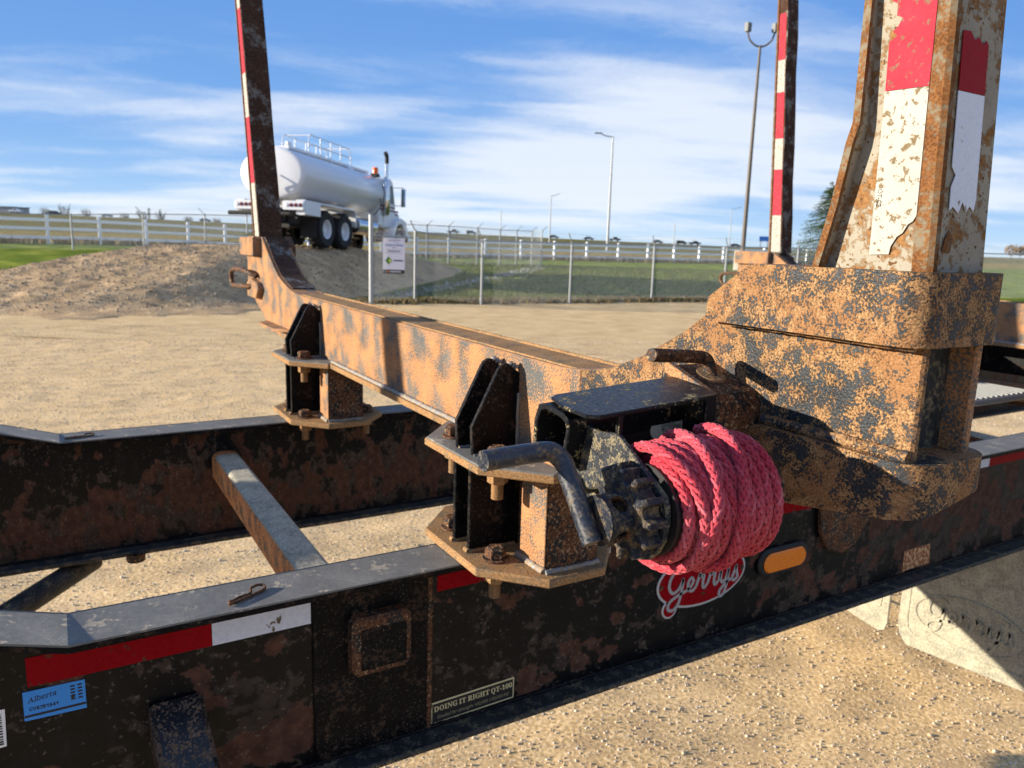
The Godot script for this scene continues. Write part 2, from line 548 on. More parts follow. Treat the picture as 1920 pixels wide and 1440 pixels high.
	M.dry_field = worn({seed = 107, size = 512, tile = 9.0, under = [[0, [120, 94, 52]], [128, [178, 144, 88]], [255, [206, 180, 128]]], over = [[0, [80, 80, 38]], [255, [140, 132, 74]]], cut = 120.0, edge = 40.0, wild = 0.8, lift = 0.0, bump = 4.0, rough_over = 0.95, fine = 0.08, coat_grain = 0.28, even = true, spec = 0.1})
	M.bank = worn({seed = 109, size = 512, tile = 22.0, under = [[0, [86, 78, 42]], [128, [120, 106, 62]], [255, [150, 132, 84]]], over = [[0, [74, 78, 38]], [255, [120, 116, 64]]], cut = 120.0, edge = 40.0, wild = 0.8, lift = 0.0, bump = 6.0, rough_over = 0.95, fine = 0.08, coat_grain = 0.28, even = true, spec = 0.1})
	M.concrete = worn({seed = 113, size = 256, tile = 1.0, under = [[0, [120, 114, 102]], [255, [172, 166, 152]]], over = [[0, [140, 134, 120]], [255, [182, 176, 162]]], cut = 128.0, edge = 60.0, lift = 4.0, bump = 0.2, rough_over = 0.9, even = true})
	M.rubber = worn({seed = 127, size = 512, tile = 0.4, under = [[0, [110, 105, 89]], [128, [156, 151, 131]], [255, [188, 181, 158]]], over = [[0, [101, 99, 87]], [255, [163, 158, 140]]], cut = 110.0, edge = 60.0, wild = 0.9, lift = 2.0, bump = 0.05, rough_over = 0.85, even = true})
	M.galv = plain(c8(150, 154, 156), 0.5, 0.35)
	M.wire = plain(c8(182, 186, 188), 0.6, 0.1)
	M.vinyl = plain(c8(236, 238, 242), 0.4)
	M.asphalt = plain(c8(118, 114, 106), 0.9)
	M.ink = plain(c8(16, 16, 18), 0.6)
	M.silver = plain(c8(176, 178, 180), 0.42, 0.3)
	M.gold = plain(c8(196, 184, 140), 0.5)
	M.tag = plain(c8(188, 190, 172), 0.5, 0.0)
	M.dark = plain(c8(10, 10, 11), 0.7)
	M.amber = plain(c8(226, 120, 8), 0.22)
	M.blue_label = plain(c8(28, 128, 206), 0.4)
	M.white_label = plain(c8(214, 214, 212), 0.5)
	M.weld = worn({seed = 131, size = 512, tile = 0.12, under = [[0, [96, 78, 60]], [255, [190, 168, 140]]], over = [[0, [80, 82, 84]], [255, [150, 152, 152]]], cut = 128.0, edge = 30.0, lift = 6.0, bump = 0.1, rough_over = 0.5})


# ---------------------------------------------------------------- sky: air and thin clouds
func sky_rows(w: int, h: int, j0: int, j1: int) -> PackedByteArray:
	var wide := FastNoiseLite.new()
	wide.seed = 56
	wide.frequency = 0.16
	wide.fractal_octaves = 3
	var wisps := FastNoiseLite.new()
	wisps.seed = 23
	wisps.frequency = 0.9
	wisps.fractal_octaves = 6
	wisps.fractal_gain = 0.55
	wisps.domain_warp_enabled = true
	wisps.domain_warp_amplitude = 0.5
	wisps.domain_warp_frequency = 0.6
	var b := PackedByteArray()
	b.resize(w * (j1 - j0) * 3)
	var k := 0
	for j in range(j0, j1):
		var el := (0.5 - (j + 0.5) / h) * PI
		var s := sin(el)
		var ce := cos(el)
		var low := clampf(1.0 - maxf(s, 0.0), 0, 1)
		var t := pow(low, 5.5)
		var t2 := pow(low, 20.0)
		var r0 := lerpf(lerpf(0.105, 0.28, t), 0.58, t2)
		var g0 := lerpf(lerpf(0.28, 0.54, t), 0.74, t2)
		var b0 := lerpf(lerpf(0.68, 0.90, t), 0.88, t2)
		var far := 1.0 / (maxf(s, 0.0) + 0.09)
		var veil := smoothstep(0.26, 0.05, s)
		for i in w:
			var az := (i + 0.5) / w * TAU
			var x := sin(az) * ce * far
			var z := -cos(az) * ce * far
			var p := (x * 0.92 + z * 0.38) * 0.55
			var q := (z * 0.92 - x * 0.38) * 1.25
			var c := wide.get_noise_2d(x, z) * 0.95 + wisps.get_noise_2d(p, q) * 0.62
			var a := smoothstep(-0.12, 0.8, c + 0.10 + veil * 0.14) * 0.8
			a = clampf(a, 0, 1)
			b[k] = int(255.0 * pow(lerpf(r0, 0.84, a), 0.4545))
			b[k + 1] = int(255.0 * pow(lerpf(g0, 0.88, a), 0.4545))
			b[k + 2] = int(255.0 * pow(lerpf(b0, 0.94, a), 0.4545))
			k += 3
	return b


func make_sky() -> Image:
	var w := 4096
	var whole := Image.create_from_data(512, 256, false, Image.FORMAT_RGB8, sky_rows(512, 256, 0, 256))
	whole.resize(w, w / 2, Image.INTERPOLATE_CUBIC)
	var j0 := 1024 - 350
	var band := Image.create_from_data(w, 350, false, Image.FORMAT_RGB8, sky_rows(w, w / 2, j0, 1024))
	whole.blit_rect(band, Rect2i(0, 0, w, 350), Vector2i(0, j0))
	return whole


# ---------------------------------------------------------------- ground
func seg_side(u: float, v: float, a: Vector2, b: Vector2) -> float:   # > 0 to the right of a line that leads away
	var d := (b - a).normalized()
	return (u - a.x) * d.y - (v - a.y) * d.x


func base_height(u: float, v: float) -> float:
	var w := smoothstep(-5.0, -20.0, u)
	return lerpf(0.7 * smoothstep(19.0, 52.0, v), 1.1 * smoothstep(14.0, 33.0, v), w)


func mound_height(u: float, v: float) -> float:
	var f := smoothstep(14.6, 25.5, v)
	var r := smoothstep(0.3, 4.6, -seg_side(u, v, Vector2(-4.1, 22), Vector2(0.3, 38)))
	var l := smoothstep(-3.0, 0.5, seg_side(u, v, Vector2(-13.6, 20), Vector2(-9.6, 29)))
	return 1.47 * f * r * l * smoothstep(47.0, 29.0, v)


func sheet(us: Array, vs: Array, height: Callable, m: Material) -> G:
	var g := G.new()
	var k := us.size()
	for v in vs:
		for u in us:
			var h: float = height.call(u, v)
			var e := 0.15
			var q := Vector3(-(height.call(u + e, v) - h) / e, 1, -(height.call(u, v + e) - h) / e).normalized()
			g.put(ground_at(u, v, h), (RIGHT * q.x + Vector3.UP * q.y + AHEAD * q.z).normalized(), Vector2(u, v))
	for j in vs.size() - 1:
		for i in k - 1:
			g.quad_i(j * k + i, j * k + i + 1, (j + 1) * k + i + 1, (j + 1) * k + i)
	return g


func steps(a: float, b: float, s: float) -> Array:
	var r := []
	var k := int(ceil((b - a) / s))
	for i in k + 1:
		r.append(lerpf(a, b, float(i) / k))
	return r


func yard_bumps(u: float, v: float) -> float:
	return lowland.get_noise_2d(u * 3.0, v * 3.0) * 0.012 + lowland.get_noise_2d(u * 16.0, v * 16.0 + 50.0) * 0.005 + lowland.get_noise_2d(u * 0.7 + v * 0.5, v * 9.0 - u * 3.0 + 300.0) * 0.012


func pebble(sd: int) -> G:
	var g := G.new()
	var f := FastNoiseLite.new()
	f.seed = sd
	f.frequency = 0.9
	var rows := 5
	var cols := 7
	for i in rows + 1:
		var a := PI * i / rows
		for j in cols:
			var t := TAU * j / cols
			var d := Vector3(sin(a) * cos(t), cos(a) * 0.72, sin(a) * sin(t))
			var p := d * (0.5 + 0.22 * f.get_noise_3dv(d * 1.6))
			g.put(p, d.normalized())
	for i in rows:
		for j in cols:
			g.quad_i(i * cols + j, i * cols + (j + 1) % cols, (i + 1) * cols + (j + 1) % cols, (i + 1) * cols + j)
	return g


func scatter(called: String, label: String, category: String, spots: Array, g: G, m: Material, tones: Array) -> void:
	var mm := MultiMesh.new()
	mm.transform_format = MultiMesh.TRANSFORM_3D
	mm.use_colors = true
	mm.mesh = g.mesh(m)
	mm.instance_count = spots.size()
	for i in spots.size():
		mm.set_instance_transform(i, spots[i])
		var t: Color = tones[rng.randi() % tones.size()]
		mm.set_instance_color(i, t * rng.randf_range(0.75, 1.2))
	var o := MultiMeshInstance3D.new()
	o.multimesh = mm
	o.name = numbered(called)
	add_child(o)
	tag(o, label, category, "", "stuff")


func stone_spot(u: float, v: float, h: float, s: float) -> Transform3D:
	var b := Basis.from_euler(Vector3(rng.randf_range(-0.5, 0.5), rng.randf() * TAU, rng.randf_range(-0.5, 0.5))).scaled(Vector3(s * rng.randf_range(0.8, 1.4), s * rng.randf_range(0.6, 1.0), s))
	return Transform3D(b, ground_at(u, v, h + s * 0.1))


func lawn_front(u: float) -> float:   # where the grass begins behind the mesh fence, or beside the ramp
	if u > -4.0:
		var k := clampf((u + 4.0) / 12.0, 0, 1)
		return lerpf(21.9, 26.9, k) + lowland.get_noise_1d(u * 12.0) * 0.3
	if u > -9.0:
		return 22.0
	return 17.6 + lowland.get_noise_1d(u * 9.0) * 0.3


func fence_line(u: float) -> float:
	var pts := [[-90, 12.0], [-24.5, 31.5], [-21.3, 33.5], [-17.0, 40.5], [-10.0, 46.0], [-4.4, 50.0], [0.0, 50.6], [7.4, 53.2], [15.2, 57.5], [19.5, 60.5], [44, 72.0], [140, 120.0]]
	for i in pts.size() - 1:
		if u <= pts[i + 1][0]:
			return lerpf(pts[i][1], pts[i + 1][1], clampf((u - pts[i][0]) / (pts[i + 1][0] - pts[i][0]), 0, 1))
	return 120.0


func road_height(u: float) -> float:
	return 4.0 - 0.0155 * clampf(u, -300, 200)


func field_height(u: float, v: float) -> float:
	return lerpf(base_height(u, minf(v, 60.0)), road_height(u), smoothstep(180.0, 329.0, v)) + lowland.get_noise_2d(u * 0.6, v * 0.6) * 0.12


func build_ground() -> void:
	M.stone = plain(Color.WHITE, 0.9)
	M.stone.vertex_color_use_as_albedo = true
	# the yard: fine near the trailer, coarse beyond
	var near := sheet(steps(-10, 10, 0.09), steps(0.4, 13.0, 0.09), func(u, v): return yard_bumps(u, v) - 0.004 * smoothstep(12.0, 13.0, v), M.gravel)
	tag(part("gravel_yard", near, M.gravel), "", "", "", "structure")
	var mid := sheet(steps(-20, 16, 0.35), steps(12.9, 22.6, 0.09), func(u, v): return base_height(u, v) + lowland.get_noise_2d(u * 1.1, v * 10.0 + 80.0) * 0.014 + lowland.get_noise_2d(u * 9.0, v * 14.0) * 0.006 - 0.02 * smoothstep(22.0, 22.6, v), M.gravel_far)
	tag(part("gravel_yard_middle", mid, M.gravel_far), "", "", "", "structure")
	var far := sheet(steps(-60, 90, 1.0), steps(-60, 27.5, 0.5), func(u, v): return base_height(u, v) - (0.07 if u > -9.6 and u < 9.6 and v > -1.0 and v < 12.9 or u > -20.5 and u < 16.5 and v > 12.0 and v < 23.0 else 0.012), M.gravel_far)
	tag(part("gravel_yard_beyond", far, M.gravel_far), "", "", "", "structure")
	# the ramp of dirt
	var bump := func(u: float, v: float) -> float:
		var h := mound_height(u, v)
		var t := base_height(u, v)
		h -= 0.04 + lowland.get_noise_2d(u * 2.5, v * 2.5) * 0.06
		var k := smoothstep(0.02, 0.3, h - t)
		return (h if h > t else t - 0.25 * smoothstep(0.0, 0.3, t - h) - 0.02) + k * (lowland.get_noise_2d(u * 5.0, v * 5.0) * 0.03 + lowland.get_noise_2d(u * 22.0, v * 9.0) * 0.012)
	tag(part("dirt_ramp", sheet(steps(-26, 3, 0.16), steps(14.4, 46, 0.2), bump, M.mound), M.mound), "", "", "", "structure")
	# lawn, dry field, road bank
	var lg := G.new()
	var us := steps(-75, 110, 1.0)
	var ws := []
	for i in 33:
		ws.append(pow(i / 32.0, 1.2))
	for w in ws:
		for u in us:
			var a := lawn_front(u)
			var b := maxf(fence_line(u) + 2.0, a + 0.5)
			var v: float = lerpf(a, b, w)
			lg.put(ground_at(u, v, base_height(u, v) + 0.012), Vector3.UP, Vector2(u, v))
	for j in ws.size() - 1:
		for i in us.size() - 1:
			lg.quad_i(j * us.size() + i, j * us.size() + i + 1, (j + 1) * us.size() + i + 1, (j + 1) * us.size() + i)
	tag(part("lawn", lg, M.lawn), "", "", "", "structure")
	var fg := G.new()
	us = steps(-400, 420, 10.0)
	var vs := []
	for i in 31:
		vs.append(pow(i / 30.0, 1.5))
	for w in vs:
		for u in us:
			var a := fence_line(u) + 1.6
			var v: float = lerpf(a, 140.0, w) if a < 140 else a + w
			fg.put(ground_at(u, v, base_height(u, minf(v, 60.0)) + lowland.get_noise_2d(u, v) * 0.06), Vector3.UP)
	for j in vs.size() - 1:
		for i in us.size() - 1:
			fg.quad_i(j * us.size() + i, j * us.size() + i + 1, (j + 1) * us.size() + i + 1, (j + 1) * us.size() + i)
	tag(part("dry_field", fg, M.dry_field), "", "", "", "structure")
	tag(part("road_bank", sheet(steps(-420, 440, 6.0), steps(136, 332, 4.0), func(u, v): return field_height(u, v) - 0.02, M.bank), M.bank), "", "", "", "structure")
	tag(part("highway", sheet(steps(-420, 440, 20.0), steps(331, 361, 15.0), func(u, v): return road_height(u) + 0.02 + (v - 331) * 0.004, M.asphalt), M.asphalt), "", "", "", "structure")
	tag(part("plain", sheet(steps(-1600, 1600, 80.0), steps(360, 2400, 60.0), func(u, v): return lerpf(road_height(u), 0.6, smoothstep(360, 430, v)), M.bank), M.bank), "", "", "", "structure")
	# loose stones: thick by the trailer, thinner beyond, rocks along the foot of the ramp
	var tones := [Color(0.5, 0.4, 0.27), Color(0.58, 0.48, 0.35), Color(0.4, 0.32, 0.23), Color(0.62, 0.55, 0.44), Color(0.28, 0.24, 0.2), Color(0.36, 0.33, 0.31), Color(0.48, 0.36, 0.24)]
	for b in 3:
		var spots := []
		for i in 42000:
			var v := lerpf(1.0, 15.0, pow(rng.randf(), 1.5))
			var u := rng.randf_range(-0.75, 0.75) * (v + 0.8)
			spots.append(stone_spot(u, v, yard_bumps(u, v), 0.003 + 0.0005 * v + 0.009 * pow(rng.randf(), 5.0) + (0.011 if rng.randf() < 0.005 else 0.0)))
		scatter("loose_gravel", ["tan pebbles strewn over the yard around the trailer", "buff pebbles among the tan ones on the yard", "brownish pebbles among the tan ones on the yard"][b], "gravel", spots, pebble(b), M.stone, tones)
	var spots2 := []
	while spots2.size() < 30000:
		var u := rng.randf_range(-17, 1.0)
		var v := rng.randf_range(14.0, 30.0)
		if mound_height(u, v) > base_height(u, v) + 0.08 + 0.1 * rng.randf():
			spots2.append(stone_spot(u, v, bump.call(u, v), 0.012 + 0.06 * pow(rng.randf(), 9.0)))
	scatter("ramp_stones", "brown stones and clods on the slope of the dirt ramp", "stones", spots2, pebble(7), M.stone, [Color(0.21, 0.165, 0.115), Color(0.28, 0.22, 0.155), Color(0.35, 0.285, 0.21)])
	var spots3 := []
	for i in 1100:
		var t := pow(rng.randf(), 1.6)
		var u := lerpf(-4.6, 1.2, t) + rng.randfn(0, 0.28)
		var v := lerpf(21.2, 41.0, t) + rng.randfn(0, 0.3)
		spots3.append(stone_spot(u, v, maxf(bump.call(u, v), base_height(u, v)), rng.randf_range(0.04, 0.14)))
	scatter("rock_edging", "pale grey broken rock along the foot of the dirt ramp", "rocks", spots3, pebble(9), M.stone, [Color(0.36, 0.34, 0.32), Color(0.27, 0.26, 0.25), Color(0.46, 0.44, 0.4)])
	# grass: tufts over the near lawn, taller dry ones along its edge by the fence
	var tuft := G.new()
	for i in 9:
		var a := TAU * i / 9.0 + rng.randf()
		var d := Vector3(cos(a), 0, sin(a))
		var w := d.cross(Vector3.UP) * 0.06
		var tip := d * rng.randf_range(0.2, 0.7) + Vector3(0, rng.randf_range(0.7, 1.1), 0)
		var q := (Vector3.UP + d * 0.3).normalized()
		var i0 := tuft.put(d * 0.12 - w, q)
		tuft.put(d * 0.12 + w, q)
		tuft.put(tip, q)
		tuft.tri_i(i0, i0 + 1, i0 + 2)
	var green := []
	while green.size() < 30000:
		var u := rng.randf_range(-16, 14)
		var v := lerpf(18.0, 44.0, pow(rng.randf(), 1.5))
		if v > lawn_front(u) and v < fence_line(u) and mound_height(u, v) < base_height(u, v):
			var s := rng.randf_range(0.05, 0.1)
			green.append(Transform3D(Basis(Vector3.UP, rng.randf() * TAU).scaled(Vector3(s * 1.6, s, s * 1.6)), ground_at(u, v, base_height(u, v))))
	scatter("lawn_grass", "short green blades of the mown lawn", "grass", green, tuft, M.stone, [Color(0.19, 0.23, 0.05), Color(0.25, 0.28, 0.07), Color(0.3, 0.3, 0.1), Color(0.15, 0.19, 0.04)])
	var dry := []
	while dry.size() < 9000:
		var u := rng.randf_range(-4.5, 16)
		var v := lawn_front(u) + rng.randfn(0, 0.25)
		var s := rng.randf_range(0.05, 0.16)
		dry.append(Transform3D(Basis(Vector3.UP, rng.randf() * TAU).scaled(Vector3(s * 1.4, s, s * 1.4)), ground_at(u, v, base_height(u, v))))
	for i in 9000:
		var u := rng.randf_range(-30, 30)
		var v := fence_line(u) + rng.randf_range(-0.4, 3.5)
		var s := rng.randf_range(0.12, 0.42)
		dry.append(Transform3D(Basis(Vector3.UP, rng.randf() * TAU).scaled(Vector3(s, s, s)), ground_at(u, v, base_height(u, minf(v, 60.0)))))
	scatter("dry_grass", "dry straw coloured grass along the fences", "grass", dry, tuft, M.stone, [Color(0.4, 0.29, 0.13), Color(0.32, 0.24, 0.11), Color(0.22, 0.2, 0.07), Color(0.46, 0.36, 0.19)])


# ---------------------------------------------------------------- trailer
func hex(r: float) -> PackedVector2Array:
	var p := PackedVector2Array()
	for i in 6:
		p.append(Vector2(cos(TAU * i / 6), sin(TAU * i / 6)) * r)
	return p


func circle(r: float, k: int) -> PackedVector2Array:
	var p := PackedVector2Array()
	for i in k:
		p.append(Vector2(cos(TAU * i / k), sin(TAU * i / k)) * r)
	return p


func bolt_mesh(head_up: bool) -> G:   # stands on y = 0, or hangs from it as a nut and stud
	var g := G.new()
	var up := Vector3.UP if head_up else Vector3.DOWN
	var turn := 0.4
	var ex := Vector3(cos(turn), 0, sin(turn))
	var ey := Vector3(-sin(turn), 0, cos(turn))
	g.prism(circle(0.027, 20), Vector3.ZERO, ex, ey, up, 0.0, 0.004, 0.001)
	if head_up:
		g.prism(hex(0.0215), Vector3.ZERO, ex, ey, up, 0.004, 0.026, 0.003)
	else:
		g.prism(hex(0.021), Vector3.ZERO, ex, ey, up, 0.004, 0.03, 0.003)
		var prof := []
		var h := 0.028
		while h < 0.062:
			prof.append(Vector2(0.0125, h))
			prof.append(Vector2(0.0112, h + 0.0015))
			h += 0.003
		prof.append(Vector2(0.0, h))
		g.lathe(prof, Vector3.ZERO, up, 14)
	return g


func octagon(x0: float, x1: float, z0: float, z1: float, c: float) -> Array:
	return [Vector2(x0, z0 + c * 1.1), Vector2(x0 + c, z0), Vector2(x1 - c, z0), Vector2(x1, z0 + c * 1.1), Vector2(x1, z1 - c * 1.1), Vector2(x1 - c, z1), Vector2(x0 + c, z1), Vector2(x0, z1 - c * 1.1)]


func weld_bead(g: G, a: Vector3, b: Vector3, r: float) -> void:
	var k := maxi(3, int(a.distance_to(b) / 0.006))
	var pts := []
	for i in k + 1:
		pts.append(a.lerp(b, float(i) / k) + Vector3(rng.randf_range(-1, 1), rng.randf_range(-1, 1), rng.randf_range(-1, 1)) * r * 0.16)
	g.tube(pts, r, 6)


const LIFT := Vector3(0, EYE, 0)
var bolt_head: ArrayMesh
var bolt_nut: ArrayMesh


# the two ends of a bunk carry the same parts; z and y outlines of the plate between them
const BUNK_TOP := [Vector2(-0.468, -0.02), Vector2(-0.69, -0.02), Vector2(-0.76, -0.068), Vector2(-0.837, -0.123), Vector2(-0.929, -0.173), Vector2(-1.004, -0.203), Vector2(-1.068, -0.217), Vector2(-1.14, -0.224)]
const BUNK_TOP_FAR := [Vector2(-2.847, -0.225), Vector2(-2.964, -0.221), Vector2(-3.05, -0.212), Vector2(-3.14, -0.192), Vector2(-3.229, -0.168), Vector2(-3.33, -0.116), Vector2(-3.43, -0.055), Vector2(-3.5, -0.014), Vector2(-3.79, -0.014)]
const BUNK_LOW_FAR := [Vector2(-3.79, -0.235), Vector2(-3.634, -0.307), Vector2(-3.409, -0.388), Vector2(-3.2, -0.42)]
const BUNK_LOW := [Vector2(-1.08, -0.42), Vector2(-0.83, -0.386), Vector2(-0.61, -0.3), Vector2(-0.468, -0.262)]


func clipped(zmin: float, zmax: float) -> Array:   # the plate's outline between two z values
	var whole := PackedVector2Array(BUNK_TOP + BUNK_TOP_FAR + BUNK_LOW_FAR + BUNK_LOW)
	var box := PackedVector2Array([Vector2(zmin, -2), Vector2(zmax, -2), Vector2(zmax, 2), Vector2(zmin, 2)])
	return Array(Geometry2D.intersect_polygons(whole, box)[0])


func arc(c: Vector2, r: float, a0: float, a1: float, k: int) -> Array:
	var p := []
	for i in k + 1:
		var a := lerpf(a0, a1, float(i) / k)
		p.append(c + Vector2(cos(a), sin(a)) * r)
	return p


func make_bunk(t: Node3D) -> Array:   # [bunk, pedestal near, pedestal far, stake near, stake far]
	var g := G.new()
	g.px(clipped(-4.0, -1.085), 0.792, 0.804, 0.0025)
	g.px(clipped(-4.0, -0.5), 0.8035, 0.893, 0.002)
	g.px(clipped(-4.0, -0.45), 0.8925, 0.905, 0.0025)
	var bunk := part("bunk", g, M.rust_beam, t, LIFT)
	var e := G.new()
	e.px(clipped(-1.085, -0.45), 0.792, 0.804, 0.003)
	part("end_plate", e, M.rust_heavy, bunk)
	var dust := G.new()   # dirt lies on the top of the beam between the edges of its plates
	dust.box(Vector3(0.8045, -0.226, -2.9), Vector3(0.8925, -0.2215, -1.1), 0.001)
	part("top_dirt", dust, M.rust_dust, bunk)
	var w := G.new()
	weld_bead(w, Vector3(0.8925, -0.2225, -2.9), Vector3(0.8925, -0.2225, -1.1), 0.006)
	weld_bead(w, Vector3(0.8045, -0.2235, -2.9), Vector3(0.8045, -0.2235, -1.1), 0.003)
	part("weld", w, M.rust_dust, bunk)
	# the plate under the beam, level with the pedestals' tops
	var f := G.new()
	f.box(Vector3(0.775, -0.436, -2.5), Vector3(0.92, -0.4205, -1.56), 0.003)
	part("bottom_flange", f, M.rust_dust, bunk)
	var fw := G.new()
	weld_bead(fw, Vector3(0.788, -0.418, -2.5), Vector3(0.788, -0.418, -1.4), 0.007)
	part("weld", fw, M.weld, bunk)
	# inner face of the far swoop, and its two lugs
	var r := G.new()
	r.px([Vector2(-3.49, -0.013), Vector2(-3.43, -0.049), Vector2(-3.33, -0.11), Vector2(-3.229, -0.162), Vector2(-3.14, -0.186), Vector2(-3.05, -0.206), Vector2(-3.05, -0.214), Vector2(-3.14, -0.194), Vector2(-3.229, -0.17), Vector2(-3.33, -0.118), Vector2(-3.43, -0.057), Vector2(-3.5, -0.016)], 0.806, 0.8915, 0.001)
	part("swoop_liner", r, M.stake_brown, bunk)
	var lug := G.new()
	lug.px([Vector2(-3.505, -0.008), Vector2(-3.43, -0.05), Vector2(-3.43, -0.095), Vector2(-3.505, -0.095)], 0.893, 0.925, 0.003)
	part("lug", lug, M.rust_brown, bunk)
	# wrap-round sleeves: upper and lower, at both ends
	for s in [0, 1]:
		var x0 := 0.757
		var x1 := 0.924
		var rr := 0.034
		var zc := -0.455 if s == 0 else -3.81
		var sg := 1.0 if s == 0 else -1.0
		var zin := -0.757 if s == 0 else -3.505
		var zmid := -0.688 if s == 0 else -3.54
		var plan := PackedVector2Array()
		var lo := PackedFloat32Array()
		var hi := PackedFloat32Array()
		var pts := [Vector2(x0, zin), Vector2(x0, zmid)]
		pts.append_array(arc(Vector2(x0 + rr, zc - sg * rr), rr, PI, PI / 2 if s == 0 else PI * 1.5, 7))
		pts.append_array(arc(Vector2(x1 - rr, zc - sg * rr), rr, PI / 2 if s == 0 else -PI / 2, 0, 7))
		pts.append_array([Vector2(x1, zmid), Vector2(x1, zin)])
		for p in pts:
			plan.append(p)
			lo.append(-0.0965)
			hi.append(-0.066 if absf(p.y - zin) < 0.01 and s == 0 else -0.018)
		var sl := G.new()
		sl.slab(plan, lo, hi)
		part("sleeve", sl, M.rust_heavy if s == 0 else M.rust_beam, bunk)
	var plan2 := PackedVector2Array()
	var lo2 := PackedFloat32Array()
	var hi2 := PackedFloat32Array()
	var shoe := [Vector2(0.7735, -0.755), Vector2(0.7735, -0.672), Vector2(0.7735, -0.56)]
	shoe.append_array(arc(Vector2(0.7735 + 0.04, -0.448 - 0.04), 0.04, PI, PI / 2, 7))
	shoe.append_array(arc(Vector2(0.926 - 0.04, -0.448 - 0.04), 0.04, PI / 2, 0, 7))
	shoe.append_array([Vector2(0.926, -0.56), Vector2(0.926, -0.672), Vector2(0.926, -0.755)])
	for p in shoe:
		plan2.append(p)
		hi2.append(-0.224 if p.y > -0.7 else -0.29)
		lo2.append(lerpf(-0.289, -0.312, clampf((-0.47 - p.y) / 0.14, 0, 1)) - 0.03 * smoothstep(-0.61, -0.755, p.y) + (p.x - 0.7735) / 0.15 * 0.03)
	var sh := G.new()
	sh.slab(plan2, lo2, hi2)
	part("shoe", sh, M.rust_heavy, bunk)
	var sw := G.new()
	weld_bead(sw, Vector3(0.788, -0.219, -0.672), Vector3(0.788, -0.219, -0.468), 0.0085)
	weld_bead(sw, Vector3(0.776, -0.098, -0.75), Vector3(0.776, -0.0985, -0.47), 0.004)
	part("weld", sw, M.rust_heavy, bunk)
	var ep := G.new()
	ep.box(Vector3(0.805, -0.222, -0.505), Vector3(0.8925, -0.096, -0.4985))
	part("end_cap", ep, M.black_dusty, bunk)
	# gussets
	for z in [-1.365, -1.298, -2.712, -2.645]:
		var gu := G.new()
		var o := [Vector2(0.69, -0.4195), Vector2(0.6865, -0.362), Vector2(0.742, -0.252), Vector2(0.748, -0.243), Vector2(0.757, -0.238), Vector2(0.768, -0.239), Vector2(0.7955, -0.262), Vector2(0.7955, -0.4195)]
		gu.pz(o, z - 0.0055, z + 0.0055, 0.0015)
		part("gusset", gu, M.black, bunk)
		var we := G.new()
		weld_bead(we, Vector3(0.692, -0.419, z + 0.006), Vector3(0.785, -0.419, z + 0.006), 0.0035)
		weld_bead(we, Vector3(0.7905, -0.3, z + 0.006), Vector3(0.7905, -0.42, z + 0.006), 0.0035)
		for i in 3:
			we.lathe([Vector2(0.0, 0.006), Vector2(0.007, 0.002), Vector2(0.008, 0.0)], Vector3(0.786 - i * 0.007, -0.248 + i * 0.004, z), Vector3(-0.6, 0.8, 0).normalized(), 8)
		part("weld", we, M.weld, bunk)
	# the tie ring and the lower clip at the far end
	var ring := G.new()
	var loop := [Vector3(0.775, -0.235, -3.60), Vector3(0.745, -0.238, -3.66), Vector3(0.735, -0.245, -3.83), Vector3(0.735, -0.235, -3.87), Vector3(0.735, -0.19, -3.885), Vector3(0.737, -0.168, -3.83), Vector3(0.742, -0.165, -3.68), Vector3(0.755, -0.175, -3.6), Vector3(0.78, -0.19, -3.56)]
	ring.tube(smooth_line(loop, 5), 0.011, 10)
	part("tie_ring", ring, M.rust_brown, bunk)
	var rp := G.new()
	rp.px([Vector2(-3.69, -0.22), Vector2(-3.62, -0.2), Vector2(-3.5, -0.215), Vector2(-3.47, -0.24), Vector2(-3.52, -0.285), Vector2(-3.68, -0.285)], 0.765, 0.794, 0.003)
	part("tie_ring_plate", rp, M.rust_beam, bunk)
	var cl := G.new()
	cl.py([Vector2(0.74, -3.36), Vector2(0.74, -3.12), Vector2(0.795, -3.05), Vector2(0.795, -3.42)], -0.385, -0.372, 0.002)
	part("clip", cl, M.rust_beam, bunk)
	# pedestals
	var out := [bunk]
	for s in [0, 1]:
		var zc := -1.35 if s == 0 else -2.71
		var b := G.new()
		b.prism(PackedVector2Array(octagon(0.668, 1.0, zc - 0.23, zc + 0.23, 0.1)), Vector3.ZERO, Vector3.RIGHT, Vector3.BACK, Vector3.UP, -0.646, -0.628, 0.003)
		var ped := part("pedestal", b, M.rust_dust, t, LIFT)
		var tp := G.new()
		tp.prism(PackedVector2Array(octagon(0.668, 1.0, zc - 0.23, zc + 0.23, 0.1)), Vector3.ZERO, Vector3.RIGHT, Vector3.BACK, Vector3.UP, -0.4365, -0.42, 0.003)
		part("top_plate", tp, M.flange, ped)
		var rim := G.new()
		rim.prism(PackedVector2Array(octagon(0.6665, 1.0015, zc - 0.2315, zc + 0.2315, 0.1)), Vector3.ZERO, Vector3.RIGHT, Vector3.BACK, Vector3.UP, -0.4385, -0.4225, 0.002)
		part("top_plate_edge", rim, M.rust_dust, ped)
		var bx := G.new()
		bx.py([Vector2(0.781, zc - 0.2), Vector2(0.79, zc - 0.205), Vector2(0.9, zc - 0.205), Vector2(0.9, zc + 0.2), Vector2(0.787, zc + 0.2), Vector2(0.782, zc + 0.198), Vector2(0.779, zc + 0.192), Vector2(0.779, zc + 0.105), Vector2(0.81, zc + 0.105), Vector2(0.81, zc - 0.2)], -0.629, -0.437)
		part("post", bx, M.rust_brown, ped)
		var fpl := G.new()
		fpl.box(Vector3(0.7765, -0.6285, zc + 0.106), Vector3(0.7795, -0.4375, zc + 0.196), 0.001)
		part("face_plate", fpl, M.rust_beam, ped)
